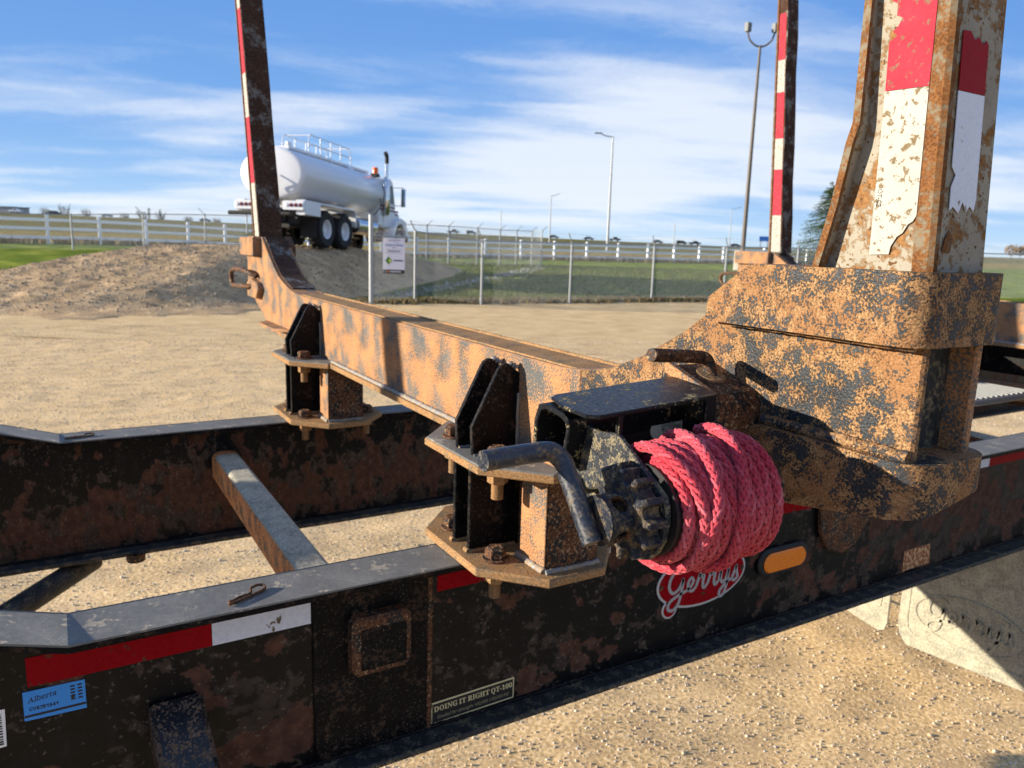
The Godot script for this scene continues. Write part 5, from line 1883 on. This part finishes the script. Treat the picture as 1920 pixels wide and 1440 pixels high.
	part("swoosh", arcg, M.sign_blue, sg)
	var dia := G.new()
	dia.pz([Vector2(-0.15, 0.25), Vector2(-0.045, 0.36), Vector2(-0.15, 0.475), Vector2(-0.25, 0.36)], 0.006, 0.0075)
	part("green_diamond", dia, plain(c8(60, 110, 50), 0.5), sg)
	var dia2 := G.new()
	dia2.pz([Vector2(-0.12, 0.3), Vector2(-0.06, 0.36), Vector2(-0.11, 0.42), Vector2(-0.15, 0.36)], 0.0075, 0.009)
	part("yellow_leaf", dia2, plain(c8(190, 200, 60), 0.5), sg)
	var ob := G.new()
	ob.box(Vector3(-0.2, 0.035, 0.006), Vector3(-0.14, 0.08, 0.0075))
	part("orange_mark", ob, plain(c8(200, 96, 30), 0.5), sg)
	var wb := G.new()
	wb.box(Vector3(-0.12, 0.042, 0.006), Vector3(0.2, 0.072, 0.0075))
	part("foot_print", wb, plain(c8(190, 190, 196), 0.5), sg)
	# white three-rail fence
	var wf := thing("rail_fence", "white vinyl three rail fence between the lawn and the dry field", "fence", ground_at(-30, fence_line(-30), base_height(-30, fence_line(-30))))
	var pts := []
	var u := -34.0
	while u < 40.0:
		var v := fence_line(u)
		pts.append(ground_at(u, v, base_height(u, v) + 0.02) - wf.position)
		var dv := fence_line(u + 0.1) - v
		u += 2.35 * 0.1 / Vector2(0.1, dv).length()
	var pg := G.new()
	pg.box(Vector3(-0.065, -0.2, -0.065), Vector3(0.065, 1.2, 0.065), 0.008)
	pg.box(Vector3(-0.08, 1.2, -0.08), Vector3(0.08, 1.225, 0.08), 0.005)
	pg.lathe([Vector2(0.1, 0.0), Vector2(0.0, 0.06)], Vector3(0, 1.225, 0), Vector3.UP, 4)
	var pm := pg.mesh(M.vinyl)
	for i in pts.size():
		set_mesh("post", pm, wf, pts[i])
		if i:
			for h in [0.27, 0.66, 1.04]:
				var rg := G.new()
				rg.bar(pts[i - 1] + Vector3(0, h, 0), pts[i] + Vector3(0, h, 0), 0.045, 0.135, 0.004)
				part("rail", rg, M.vinyl, wf)


func wheel(g: G, rim: G, at: Vector3, r: float, w: float, out: float) -> void:
	var h := w / 2
	g.lathe([Vector2(r * 0.5, -h * 0.9), Vector2(r * 0.9, -h), Vector2(r * 0.98, -h * 0.7), Vector2(r, -h * 0.3), Vector2(r, h * 0.3), Vector2(r * 0.98, h * 0.7), Vector2(r * 0.9, h), Vector2(r * 0.5, h * 0.9)], at, Vector3.BACK, 36)
	for i in 22:
		for s in [-1.0, 1.0]:
			var a := TAU * (i + (0.5 if s > 0 else 0.0)) / 22
			var c := at + Vector3(cos(a), sin(a), 0) * r
			var c2 := at + Vector3(cos(a + 0.12), sin(a + 0.12), 0) * r * 0.985
			g.bar(c + Vector3(0, 0, 0.02 * s), c2 + Vector3(0, 0, h * 0.92 * s), 0.05, 0.05, 0.0, Vector3(cos(a), sin(a), 0))
	var o := out * h
	rim.lathe([Vector2(0.0, o * 0.5 * 1.0), Vector2(r * 0.18, o * 0.62), Vector2(r * 0.2, o * 0.4), Vector2(r * 0.42, o * 0.3), Vector2(r * 0.47, o * 0.9), Vector2(r * 0.52, o * 0.95)], at, Vector3.BACK, 28)


func build_truck() -> void:
	var h := (RIGHT * 0.225 + AHEAD * 0.974).normalized()
	var at := ground_at(-8.19, 25.78, 1.5)
	var fwd := (h - Vector3(0, 0.036, 0)).normalized()
	var right := fwd.cross(Vector3.UP).normalized()
	var t := thing("tanker_truck", "white water tanker truck parked on top of the dirt ramp", "truck", at)
	t.basis = Basis(fwd, right.cross(fwd), right)
	var tk := G.new()
	var prof := []
	for p in [[0.0, 0.0], [0.5, 0.01], [0.85, 0.035], [0.94, 0.055], [0.985, 0.09], [1.0, 0.14], [1.0, 6.6], [0.97, 6.68], [0.85, 6.78], [0.5, 6.88], [0.0, 6.92]]:
		prof.append(Vector2(p[0], p[1]))
	tk.lathe(prof, Vector3(0.12, 2.34, 0), Vector3.RIGHT, 48, 1.19, 0.86, Vector3.BACK)
	var tank := part("tank", tk, M.truck_white, t)
	var seam := G.new()
	for x in [0.46, 2.4, 4.4, 6.5]:
		seam.lathe([Vector2(1.0, -0.02), Vector2(1.008, 0.0), Vector2(1.0, 0.02)], Vector3(x, 2.34, 0), Vector3.RIGHT, 48, 1.14, 0.86, Vector3.BACK)
	part("seam", seam, M.truck_white, tank)
	var walk := G.new()
	walk.box(Vector3(0.5, 3.16, -0.45), Vector3(6.9, 3.26, 0.45), 0.02)
	part("catwalk", walk, M.truck_white, tank)
	var lid := G.new()
	lid.lathe([Vector2(0, 0.1), Vector2(0.25, 0.09), Vector2(0.28, 0.0)], Vector3(3.2, 3.26, 0), Vector3.UP, 20)
	lid.lathe([Vector2(0, 0.24), Vector2(0.1, 0.22), Vector2(0.12, 0.0)], Vector3(0.9, 3.22, 0.2), Vector3.UP, 12)
	lid.lathe([Vector2(0, 0.04), Vector2(0.2, 0.03), Vector2(0.22, 0.0)], Vector3(4.6, 3.05, 0.72), Vector3(0, 0.6, 0.8), 20)
	part("hatch", lid, M.truck_white, tank)
	var rail := G.new()
	for z in [-0.5, 0.5]:
		for hh in [0.45, 0.9]:
			rail.tube(smooth_line([Vector3(1.7, 3.2 + hh * 0.4, z), Vector3(1.85, 3.2 + hh * 0.7, z), Vector3(2.2, 3.2 + hh * 0.7, z), Vector3(4.6, 3.2 + hh * 0.7, z), Vector3(4.9, 3.2 + hh * 0.7, z), Vector3(5.1, 3.2 + hh * 0.4, z)], 3), 0.02, 6)
		for x in [1.72, 2.6, 3.4, 4.2, 5.08]:
			rail.tube([Vector3(x, 3.1, z), Vector3(x, 3.2 + (0.63 if x > 2 and x < 5 else 0.36), z)], 0.02, 6)
	rail.tube([Vector3(1.9, 3.83, -0.5), Vector3(1.9, 3.83, 0.5)], 0.02, 6)
	rail.tube([Vector3(4.9, 3.83, -0.5), Vector3(4.9, 3.83, 0.5)], 0.02, 6)
	part("guard_rail", rail, M.truck_white, tank)
	var fr := G.new()
	fr.box(Vector3(0.2, 0.8, -0.45), Vector3(9.7, 1.1, -0.33), 0.01)
	fr.box(Vector3(0.2, 0.8, 0.33), Vector3(9.7, 1.1, 0.45), 0.01)
	for x in [0.3, 1.7, 3.2, 4.5, 6.2, 8.7]:
		fr.box(Vector3(x, 0.75, -0.85), Vector3(x + 0.18, 0.95, 0.85), 0.01)
	part("chassis", fr, M.dark, t)
	var saddle := G.new()
	for x in [1.0, 4.2, 6.4]:
		saddle.pz([Vector2(x, 1.1), Vector2(x + 0.2, 1.1), Vector2(x + 0.2, 1.6), Vector2(x, 1.6)], -0.7, 0.7, 0.02)
	part("tank_saddle", saddle, M.truck_white, t)
	for s in [-1.0, 1.0]:
		var bp := G.new()
		bp.box(Vector3(-0.06, 1.15, 0.52 if s > 0 else -1.27), Vector3(0.06, 1.44, 1.27 if s > 0 else -0.52), 0.02)
		bp.box(Vector3(0.05, 1.0 if s > 0 else 1.1, 0.95 * s - 0.02), Vector3(1.15, 1.48, 0.95 * s + 0.3 * s + 0.02), 0.02)
		var panel := part("tail_panel", bp, M.truck_white, t)
		for k in 4:
			var lg := G.new()
			var z: float = s * (0.66 + 0.165 * k)
			lg.lathe([Vector2(0, 0.03), Vector2(0.05, 0.026), Vector2(0.066, 0.0)], Vector3(-0.06, 1.3, z), Vector3.LEFT, 16)
			part("tail_light", lg, M.truck_white if k == (0 if s > 0 else 3) else M.tail_red, panel)
		var fd := G.new()
		fd.pz([Vector2(1.1, 1.36), Vector2(1.2, 1.48), Vector2(3.85, 1.48), Vector2(4.05, 1.36), Vector2(4.05, 0.85), Vector2(3.99, 0.85), Vector2(3.97, 1.34), Vector2(3.82, 1.42), Vector2(1.22, 1.42)], s * 1.25 if s < 0 else 0.72, -0.72 if s < 0 else 1.25, 0.01)
		part("fender", fd, M.truck_white, t)
		var fl := G.new()
		fl.box(Vector3(0.92, 0.3, 0.62 * s if s > 0 else -1.22), Vector3(0.94, 1.1, 1.22 if s > 0 else -0.62))
		part("splash_guard", fl, M.dark, t)
		for x in [1.75, 3.2, 8.7]:
			var wg := G.new()
			var rg := G.new()
			var r := 0.63 if x < 5 else 0.56
			wheel(wg, rg, Vector3(x, r, s * 0.95), r, 0.52 if x < 5 else 0.36, s)
			var wl := part("wheel", wg, M.tyre, t)
			part("rim", rg, M.truck_white, wl)
		var ft := G.new()
		ft.lathe([Vector2(0, 0), Vector2(0.3, 0.0), Vector2(0.33, 0.04), Vector2(0.33, 1.7), Vector2(0.3, 1.74), Vector2(0, 1.74)], Vector3(4.5, 0.95, s * 0.88), Vector3.RIGHT, 28)
		part("fuel_tank", ft, M.chrome, t)
		# mirror
		var mi := G.new()
		mi.box(Vector3(8.25, 1.95, s * 1.45 - 0.1), Vector3(8.32, 2.7, s * 1.45 + 0.1), 0.02)
		var mr := part("mirror", mi, M.chrome, t)
		var ma := G.new()
		for y in [2.0, 2.75]:
			ma.tube([Vector3(8.3, y, s * 0.98), Vector3(8.28, y, s * 1.47)], 0.016, 6)
		ma.tube([Vector3(8.28, 1.98, s * 1.4), Vector3(8.28, 2.75, s * 1.4)], 0.016, 6)
		part("mirror_arm", ma, M.chrome, mr)
		# front fender
		var ff := G.new()
		var o := arc(Vector2(8.7, 0.58), 0.66, PI * 0.98, 0.12, 16)
		var o2 := arc(Vector2(8.75, 0.6), 0.9, 0.1, PI * 0.9, 16)
		o.append_array(o2)
		o.append(Vector2(7.75, 0.62))
		ff.pz(o, 0.72 if s > 0 else -1.2, 1.2 if s > 0 else -0.72, 0.03)
		part("front_fender", ff, M.truck_white, t)
		var hl := G.new()
		hl.lathe([Vector2(0, 0.03), Vector2(0.08, 0.02), Vector2(0.1, -0.05)], Vector3(9.72, 1.35, s * 0.95), Vector3.RIGHT, 16)
		part("headlight", hl, M.chrome, t)
		var st := G.new()
		st.box(Vector3(7.25, 0.55, s * 0.75 - 0.25), Vector3(8.0, 0.6, s * 0.75 + 0.35), 0.01)
		part("step", st, M.alu, t)
		# exhaust, on the right only
		if s < 0:
			continue
		var mu := G.new()
		mu.lathe([Vector2(0, 1.5), Vector2(0.1, 1.52), Vector2(0.15, 1.6), Vector2(0.15, 2.85), Vector2(0.1, 2.95), Vector2(0.075, 2.97), Vector2(0.075, 3.62)], Vector3(7.2, 0, s * 1.12), Vector3.UP, 20)
		var ex := part("exhaust", mu, M.chrome, t)
		var tip := G.new()
		tip.tube(smooth_line([Vector3(7.2, 3.6, s * 1.12), Vector3(7.2, 3.8, s * 1.12), Vector3(7.17, 3.92, s * 1.12), Vector3(7.05, 4.02, s * 1.12)], 4), 0.085, 14)
		part("tip", tip, M.dark, ex)
	var cab := G.new()
	cab.prism(PackedVector2Array([Vector2(7.15, 1.0), Vector2(8.45, 1.0), Vector2(8.5, 2.0), Vector2(8.2, 2.95), Vector2(8.0, 3.08), Vector2(7.3, 3.08), Vector2(7.15, 2.95)]), Vector3.ZERO, Vector3.RIGHT, Vector3.UP, Vector3.BACK, -1.02, 1.02, 0.08)
	var cb := part("cab", cab, M.truck_white, t)
	var win := G.new()
	win.pz([Vector2(7.5, 2.05), Vector2(8.35, 2.05), Vector2(8.14, 2.8), Vector2(7.55, 2.8)], -1.026, 1.026, 0.01)
	part("side_window", win, M.glass, cb)
	var ws := G.new()
	ws.prism(PackedVector2Array([Vector2(-0.9, 0), Vector2(0.9, 0), Vector2(0.82, 0.82), Vector2(-0.82, 0.82)]), Vector3(8.5, 2.04, 0), Vector3.BACK, Vector3(-0.3, 0.95, 0).normalized(), Vector3.RIGHT, -0.01, 0.01)
	part("windscreen", ws, M.glass, cb)
	var bunk := G.new()
	bunk.box(Vector3(6.75, 1.05, -1.0), Vector3(7.12, 2.7, 1.0), 0.05)
	part("head_board", bunk, M.truck_white, t)
	var hood := G.new()
	hood.pz([Vector2(8.45, 1.0), Vector2(9.72, 0.95), Vector2(9.78, 1.3), Vector2(9.7, 1.72), Vector2(9.4, 1.86), Vector2(8.45, 2.08)], -0.74, 0.74, 0.1)
	var hd := part("hood", hood, M.truck_white, t)
	var gr := G.new()
	gr.box(Vector3(9.76, 1.0, -0.5), Vector3(9.8, 1.6, 0.5), 0.01)
	part("grille", gr, M.chrome, hd)
	var bm := G.new()
	bm.box(Vector3(9.75, 0.5, -1.18), Vector3(9.95, 0.85, 1.18), 0.04)
	part("front_bumper", bm, M.chrome, t)
	var strp := G.new()
	for s in [-1.0, 1.0]:
		for y in [1.72, 1.86]:
			strp.box(Vector3(6.8, y, s * 1.022 - 0.004), Vector3(8.42, y + 0.07, s * 1.022 + 0.004))
			strp.box(Vector3(8.5, y - 0.08, s * 0.742 - 0.004), Vector3(9.5, y - 0.01, s * 0.742 + 0.004))
	part("stripe", strp, M.maroon, cb)
	var bc := G.new()
	bc.lathe([Vector2(0.12, 0.0), Vector2(0.12, 0.2), Vector2(0.1, 0.25), Vector2(0.0, 0.26)], Vector3(7.35, 3.22, 0.55), Vector3.UP, 16)
	part("beacon", bc, M.beacon, cb)
	var bb := G.new()
	bb.box(Vector3(7.2, 3.07, 0.4), Vector3(7.5, 3.22, 0.7), 0.02)
	part("beacon_base", bb, M.dark, cb)
	var hose := G.new()
	hose.tube(smooth_line([Vector3(6.4, 2.15, 1.18), Vector3(6.45, 1.9, 1.2), Vector3(6.2, 1.6, 1.15), Vector3(5.6, 1.25, 1.05), Vector3(5.0, 1.15, 0.95)], 5), 0.02, 8)
	hose.tube(smooth_line([Vector3(0.06, 2.3, 0.15), Vector3(-0.02, 2.1, 0.3), Vector3(0.04, 1.9, 0.2), Vector3(0.0, 1.6, 0.25), Vector3(0.1, 1.3, 0.4)], 5), 0.022, 8)
	part("hose", hose, M.dark, t)
	var pipe := G.new()
	pipe.tube([Vector3(0.0, 1.02, -1.5), Vector3(0.0, 1.02, 0.75)], 0.07, 12)
	pipe.tube([Vector3(0.0, 0.98, -0.3), Vector3(0.25, 0.98, -0.3)], 0.1, 12)
	part("spray_bar", pipe, M.dark, t)
	var gear := G.new()
	gear.box(Vector3(0.3, 0.6, -0.6), Vector3(1.0, 1.2, 0.6), 0.05)
	gear.box(Vector3(4.3, 0.45, -0.5), Vector3(5.0, 1.0, 0.4), 0.05)
	part("pump_gear", gear, M.dark, t)


func light_pole(called: String, label: String, at: Vector3, h: float, r: float, arms: Array, base_h: float, group := "") -> void:
	var t := thing(called, label, "light pole", at, 0.0, group)
	var g := G.new()
	g.tube([Vector3(0, base_h, 0), Vector3(0, h, 0)], r, 12, true, r * 0.55)
	part("pole", g, M.pole if base_h > 0 else M.galv, t)
	if base_h > 0:
		var b := G.new()
		b.lathe([Vector2(0.46, -0.3), Vector2(0.46, base_h - 0.02), Vector2(0.44, base_h), Vector2(0, base_h)], Vector3.ZERO, Vector3.UP, 24)
		part("concrete_base", b, M.concrete, t)
	for a in arms:
		var s := G.new()
		var dir: Vector3 = a[0]
		s.tube(smooth_line([Vector3(0, h - 0.05, 0), Vector3(0, h, 0) + dir * 0.35, Vector3(0, h + a[1] * 0.4, 0) + dir * 0.8, Vector3(0, h + a[1], 0) + dir], 4), r * 0.4, 8)
		var arm := part("arm", s, M.pole if base_h > 0 else M.galv, t)
		var hd := G.new()
		var c := Vector3(0, h + a[1], 0) + dir
		if base_h > 0:
			hd.box(c + Vector3(-0.15, 0.0, -0.15), c + Vector3(0.15, 0.46, 0.15), 0.03)
		else:
			hd.bar(c - dir * 0.05, c + dir.normalized() * 0.8, 0.3, 0.12, 0.03)
		part("lamp_head", hd, M.lamp_grey, arm)


func car(at: Vector3, paint: Color, kind: int, label: String, turn: float) -> void:
	var t := thing("car" if kind != 1 else "pickup_truck", label, "car" if kind != 1 else "pickup", at, YAW * -1.0 + turn, "vehicles on the highway")
	var m := plain(paint, 0.35)
	var prof: Array
	if kind == 0:
		prof = [Vector2(-2.3, 0.35), Vector2(2.25, 0.35), Vector2(2.3, 0.8), Vector2(1.2, 0.95), Vector2(0.5, 1.42), Vector2(-1.0, 1.45), Vector2(-1.9, 1.0), Vector2(-2.3, 0.95)]
	elif kind == 1:
		prof = [Vector2(-2.8, 0.5), Vector2(2.7, 0.5), Vector2(2.75, 1.1), Vector2(1.5, 1.2), Vector2(0.9, 1.85), Vector2(-0.7, 1.88), Vector2(-0.85, 1.2), Vector2(-2.8, 1.15)]
	else:
		prof = [Vector2(-2.3, 0.4), Vector2(2.3, 0.4), Vector2(2.35, 1.0), Vector2(1.3, 1.1), Vector2(0.7, 1.7), Vector2(-2.1, 1.75), Vector2(-2.35, 1.1)]
	var g := G.new()
	g.pz(prof, -0.9, 0.9, 0.08)
	part("body", g, m, t)
	var w := G.new()
	var y0 := 0.98 if kind == 0 else 1.2 if kind == 1 else 1.12
	var y1 := 1.36 if kind == 0 else 1.76 if kind == 1 else 1.6
	w.pz([Vector2(-0.65, y0), Vector2(0.95, y0), Vector2(0.55, y1), Vector2(-0.6, y1)], -0.91, 0.91, 0.01)
	part("window", w, M.glass, t)
	for x in [-1.45, 1.45]:
		for z in [-0.78, 0.78]:
			var wg := G.new()
			wg.lathe([Vector2(0.0, -0.12), Vector2(0.32, -0.12), Vector2(0.34, 0.0), Vector2(0.32, 0.12), Vector2(0, 0.12)], Vector3(x, 0.34, z), Vector3.BACK, 14)
			part("wheel", wg, M.tyre, t)


func leafy(g: G, c: Vector3, size: Vector3, count: int, leaf: float, a: Color, b: Color) -> void:
	g.colored = true
	for i in count:
		var d := Vector3(rng.randfn(), rng.randfn(), rng.randfn()).normalized() * pow(rng.randf(), 0.45)
		var k := lowland.get_noise_3dv((c + d * size) * 1.2) * 0.5
		var p := c + d * size * (1.0 + k)
		var q := Vector3(rng.randfn(), rng.randfn() + 0.4, rng.randfn()).normalized()
		var e := q.cross(Vector3(rng.randfn(), rng.randfn(), rng.randfn())).normalized() * leaf
		var f := q.cross(e)
		g.ink = a.lerp(b, rng.randf())
		var i0 := g.put(p - e, q)
		g.put(p + f * 0.6, q)
		g.put(p + e, q)
		g.put(p - f * 0.6, q)
		g.quad_i(i0, i0 + 1, i0 + 2, i0 + 3)


func build_trees() -> void:
	# the spruce behind the stakes
	var at := ground_at(24.7, 62, 0.7)
	var t := thing("spruce_tree", "dark green spruce tree standing behind the white stake", "tree", at)
	var tr := G.new()
	tr.tube([Vector3.ZERO, Vector3(0, 6.4, 0)], 0.14, 8, true, 0.02)
	part("trunk", tr, M.bark, t)
	var g := G.new()
	g.colored = true
	for i in 520:
		var f := pow(rng.randf(), 0.8)
		var h := lerpf(6.5, 0.4, f)
		var l := lerpf(0.12, 3.2, pow(f, 0.8)) * rng.randf_range(0.7, 1.1)
		var a := rng.randf() * TAU
		var dir := Vector3(cos(a), -0.12, sin(a))
		for k in 9:
			var s := (k + 1) / 9.0
			var p := Vector3(0, h, 0) + dir * l * s - Vector3(0, 0.18 * s * s * l * 0.4, 0)
			for e in 3:
				g.ink = Color(0.03, 0.06, 0.022).lerp(Color(0.075, 0.11, 0.04), rng.randf())
				var q := Vector3(rng.randfn(), rng.randfn() + 0.8, rng.randfn()).normalized()
				var w := (dir.cross(Vector3.UP) * rng.randf_range(-1, 1) + dir * 0.6 + Vector3(0, rng.randf_range(-0.3, 0.3), 0)).normalized() * rng.randf_range(0.12, 0.26)
				var n2 := w.cross(q).normalized() * 0.035
				var i0 := g.put(p - n2, q)
				g.put(p + n2, q)
				g.put(p + w, q)
				g.tri_i(i0, i0 + 1, i0 + 2)
	part("crown", g, M.leaf, t)
	# far trees: an autumn grove to the right, bare bushes to the left, two slim conifers
	var nth := ["first", "second", "third", "fourth", "fifth", "sixth", "seventh", "eighth", "ninth"]
	for i in 9:
		var u := 250.0 + i * 6.2 + rng.randf_range(-2, 2)
		var v := 400.0 + rng.randf_range(-12, 12)
		var s := rng.randf_range(0.8, 1.3)
		var o := thing("autumn_tree", "small yellowing tree, %s from the left in the far grove at the right edge" % nth[i], "tree", ground_at(u, v, 1.0), 0.0, "yellowing trees in the far grove")
		var tg := G.new()
		tg.tube([Vector3.ZERO, Vector3(0, 3.5, 0)], 0.2, 6, true, 0.1)
		part("trunk", tg, M.bark, o)
		var cg := G.new()
		leafy(cg, Vector3(0, 3.9 * s, 0), Vector3(3.2, 2.6, 3.2) * s, 420, 0.4, Color(0.13, 0.08, 0.03), Color(0.32, 0.2, 0.07))
		part("crown", cg, M.leaf, o)
	var bush := 0
	for b in [[-236, 4.5, 1.0], [-226, 6.5, 1.3], [-215, 4.8, 1.1], [-196, 3.6, 1.0], [-187, 5.4, 1.4], [-178, 5.0, 1.2], [-164, 3.4, 1.0], [-150, 3.2, 0.9]]:
		var o := thing("bare_bush", "leafless brown bush, %s from the left beyond the highway" % nth[bush], "bush", ground_at(b[0], 390, road_height(b[0]) - 2.0), 0.0, "bare bushes beyond the highway")
		bush += 1
		var tg := G.new()
		for k in 26:
			var a := rng.randf() * TAU
			var top := Vector3(cos(a) * b[2] * 2.2, b[1] * rng.randf_range(0.7, 1.15) + 1.0, sin(a) * b[2] * 2.2)
			tg.tube([Vector3(cos(a), 0, sin(a)) * 0.3, top * 0.5 + Vector3(rng.randfn(0, 0.3), 0.4, 0), top], 0.1, 4, false, 0.02)
		part("stems", tg, M.bark, o)
		var cg := G.new()
		leafy(cg, Vector3(0, b[1] * 0.55 + 1.0, 0), Vector3(2.6 * b[2], b[1] * 0.5, 2.4), 260, 0.22, Color(0.1, 0.07, 0.04), Color(0.2, 0.14, 0.08))
		part("twigs", cg, M.leaf, o)
	for k in 2:
		var o := thing("slim_conifer", ["taller of two slim dark conifers beyond the highway", "shorter of two slim dark conifers beyond the highway"][k], "tree", ground_at(-180 - 0 + k * 5.5, 382, road_height(-180) - 1.0))
		var tg := G.new()
		tg.tube([Vector3.ZERO, Vector3(0, 7.0 - k, 0)], 0.15, 6, true, 0.03)
		part("trunk", tg, M.bark, o)
		var cg := G.new()
		leafy(cg, Vector3(0, 4.0 - k * 0.4, 0), Vector3(0.7, 3.6 - k * 0.5, 0.7), 240, 0.22, Color(0.03, 0.05, 0.025), Color(0.07, 0.09, 0.04))
		part("crown", cg, M.leaf, o)


func build_far() -> void:
	light_pole("yard_light", "tall brown yard light with two lamp heads on a round concrete base", ground_at(13.1, 45, 0.5), 12.4, 0.13, [[-RIGHT * 0.75, 0.7], [RIGHT * 0.75, 0.7]], 1.25)
	light_pole("street_light", "tall grey street light nearest behind the mesh fence", ground_at(11.1, 95, 0.9), 13.6, 0.16, [[-RIGHT * 1.4, 0.35]], 0.0)
	light_pole("street_light", "grey street light beside the highway, left of the tallest one", ground_at(9.7, 230, 1.4), 14.0, 0.22, [[RIGHT * 1.8, 0.5]], 0.0)
	light_pole("street_light", "thin far street light just left of the brown yard light", ground_at(71.5, 262, 1.4), 13.5, 0.18, [[RIGHT * 2.2, 0.5]], 0.0)
	for q in [[24.8, 123, 4.6, "thin grey post between the two middle street lights and the yard light"], [-2.5, 120, 5.6, "thin grey post rising behind the mesh enclosure"]]:
		var p := thing("marker_post", q[3], "post", ground_at(q[0], q[1], 0.8))
		var g := G.new()
		g.tube([Vector3.ZERO, Vector3(0, q[2], 0)], 0.07, 8)
		part("pipe", g, M.galv, p)
	var s := thing("road_sign", "small blue road sign on two posts right of the yard light", "sign", ground_at(54, 170, 0.9))
	s.rotation.y = -YAW
	var b := G.new()
	b.box(Vector3(-1.15, 2.7, -0.02), Vector3(1.15, 3.75, 0.02), 0.01)
	part("panel", b, M.sign_blue, s)
	for x in [-0.75, 0.75]:
		var g := G.new()
		g.tube([Vector3(x, 0, -0.06), Vector3(x, 3.7, -0.06)], 0.08, 8)
		part("leg", g, M.bark, s)
	# vehicles on the highway
	var dark := c8(26, 28, 32)
	for c in [
			[-226.0, 352.0, c8(214, 216, 220), 1, "white pickup truck on the highway at the far left", 0.0],
			[-211.0, 356.0, c8(204, 204, 206), 0, "white car on the highway right behind the white pickup", 0.0],
			[-205.0, 346.0, dark, 2, "dark wagon on the highway left of the bare bushes", 0.0],
			[-178.5, 340.0, c8(150, 156, 166), 0, "silver car on the highway below the bare bushes", 0.0],
			[-135.0, 338.0, c8(34, 46, 78), 0, "dark blue car on the highway left of the tanker truck", 0.0],
			[-28.0, 345.0, dark, 1, "black pickup on the highway right of the tanker truck's hood", 0.0],
			[-20.5, 352.0, c8(40, 36, 34), 2, "dark brown wagon following the black pickup by the tanker", 0.0],
			[16.5, 345.0, dark, 0, "dark car on the highway just left of the tallest street light", 0.0],
			[32.0, 345.0, c8(30, 34, 40), 0, "dark car on the highway right of the nearest street light", 0.0],
			[44.0, 350.0, dark, 1, "black pickup on the highway well right of the nearest street light", 0.0],
			[62.5, 345.0, c8(48, 50, 54), 0, "grey car on the highway left of two dark ones near the middle", 0.0],
			[73.0, 345.0, dark, 2, "dark wagon on the highway left of the loaded black pickup", 0.0],
			[80.5, 352.0, c8(22, 22, 24), 1, "black pickup with a high load on the highway", 0.0],
			[97.0, 345.0, c8(44, 40, 40), 0, "dark car on the highway left of the yard light's pole", 0.0]]:
		car(ground_at(c[0], c[1], road_height(c[0]) + 0.04 + (c[1] - 331) * 0.004), c[2], c[3], c[4], c[5])
	var w := thing("warehouse", "long grey warehouse beyond the highway at the far left", "building", ground_at(-310, 450, 4.0))
	w.rotation.y = -YAW
	var g2 := G.new()
	g2.box(Vector3(-22, 0, -8), Vector3(24, 8.2, 8), 0.05)
	part("wall", g2, plain(c8(150, 152, 156), 0.7), w)
	var g3 := G.new()
	g3.box(Vector3(-22.4, 8.2, -8.4), Vector3(24.4, 8.6, 8.4), 0.05)
	part("roof", g3, plain(c8(110, 112, 118), 0.6), w)


func _ready() -> void:
	rng.seed = 4711
	lowland.seed = 77
	lowland.frequency = 0.25
	lowland.fractal_octaves = 3
	# camera
	var cam := Camera3D.new()
	cam.name = "camera"
	add_child(cam)
	var ca := CameraAttributesPhysical.new()
	ca.frustum_focal_length = 34.87
	ca.frustum_focus_distance = 0.98
	ca.frustum_near = 0.05
	ca.frustum_far = 4000.0
	ca.exposure_aperture = 13.0
	cam.attributes = ca
	cam.fov = 53.3
	cam.position = Vector3(0, EYE, 0)
	cam.basis = Basis(Vector3.UP, -YAW) * Basis(Vector3.RIGHT, -0.18395) * Basis(Vector3.BACK, 0.03158)
	cam.current = true
	# sky and sun
	var env := Environment.new()
	env.background_mode = Environment.BG_SKY
	env.sky = Sky.new()
	var pano := PanoramaSkyMaterial.new()
	pano.panorama = ImageTexture.create_from_image(make_sky())
	env.sky.sky_material = pano
	env.background_energy_multiplier = 0.45
	env.tonemap_mode = Environment.TONE_MAPPER_LINEAR
	env.tonemap_exposure = 2.5
	env.sdfgi_enabled = true
	env.ssao_enabled = true
	env.ssil_enabled = true
	var we := WorldEnvironment.new()
	we.name = "world_environment"
	we.environment = env
	add_child(we)
	var sun := DirectionalLight3D.new()
	sun.name = "sun"
	sun.light_energy = 1.5
	sun.light_color = Color(1.0, 0.95, 0.87)
	sun.light_angular_distance = 0.5
	sun.shadow_enabled = true
	add_child(sun)
	sun.look_at_from_position(Vector3.ZERO, Vector3(1, -0.255, 0.52), Vector3.UP)

	surfaces()
	more_surfaces()
	weave()
	build_ground()
	build_trailer()
	build_fences()
	build_truck()
	build_trees()
	build_far()
	build_rope()
	build_pins()
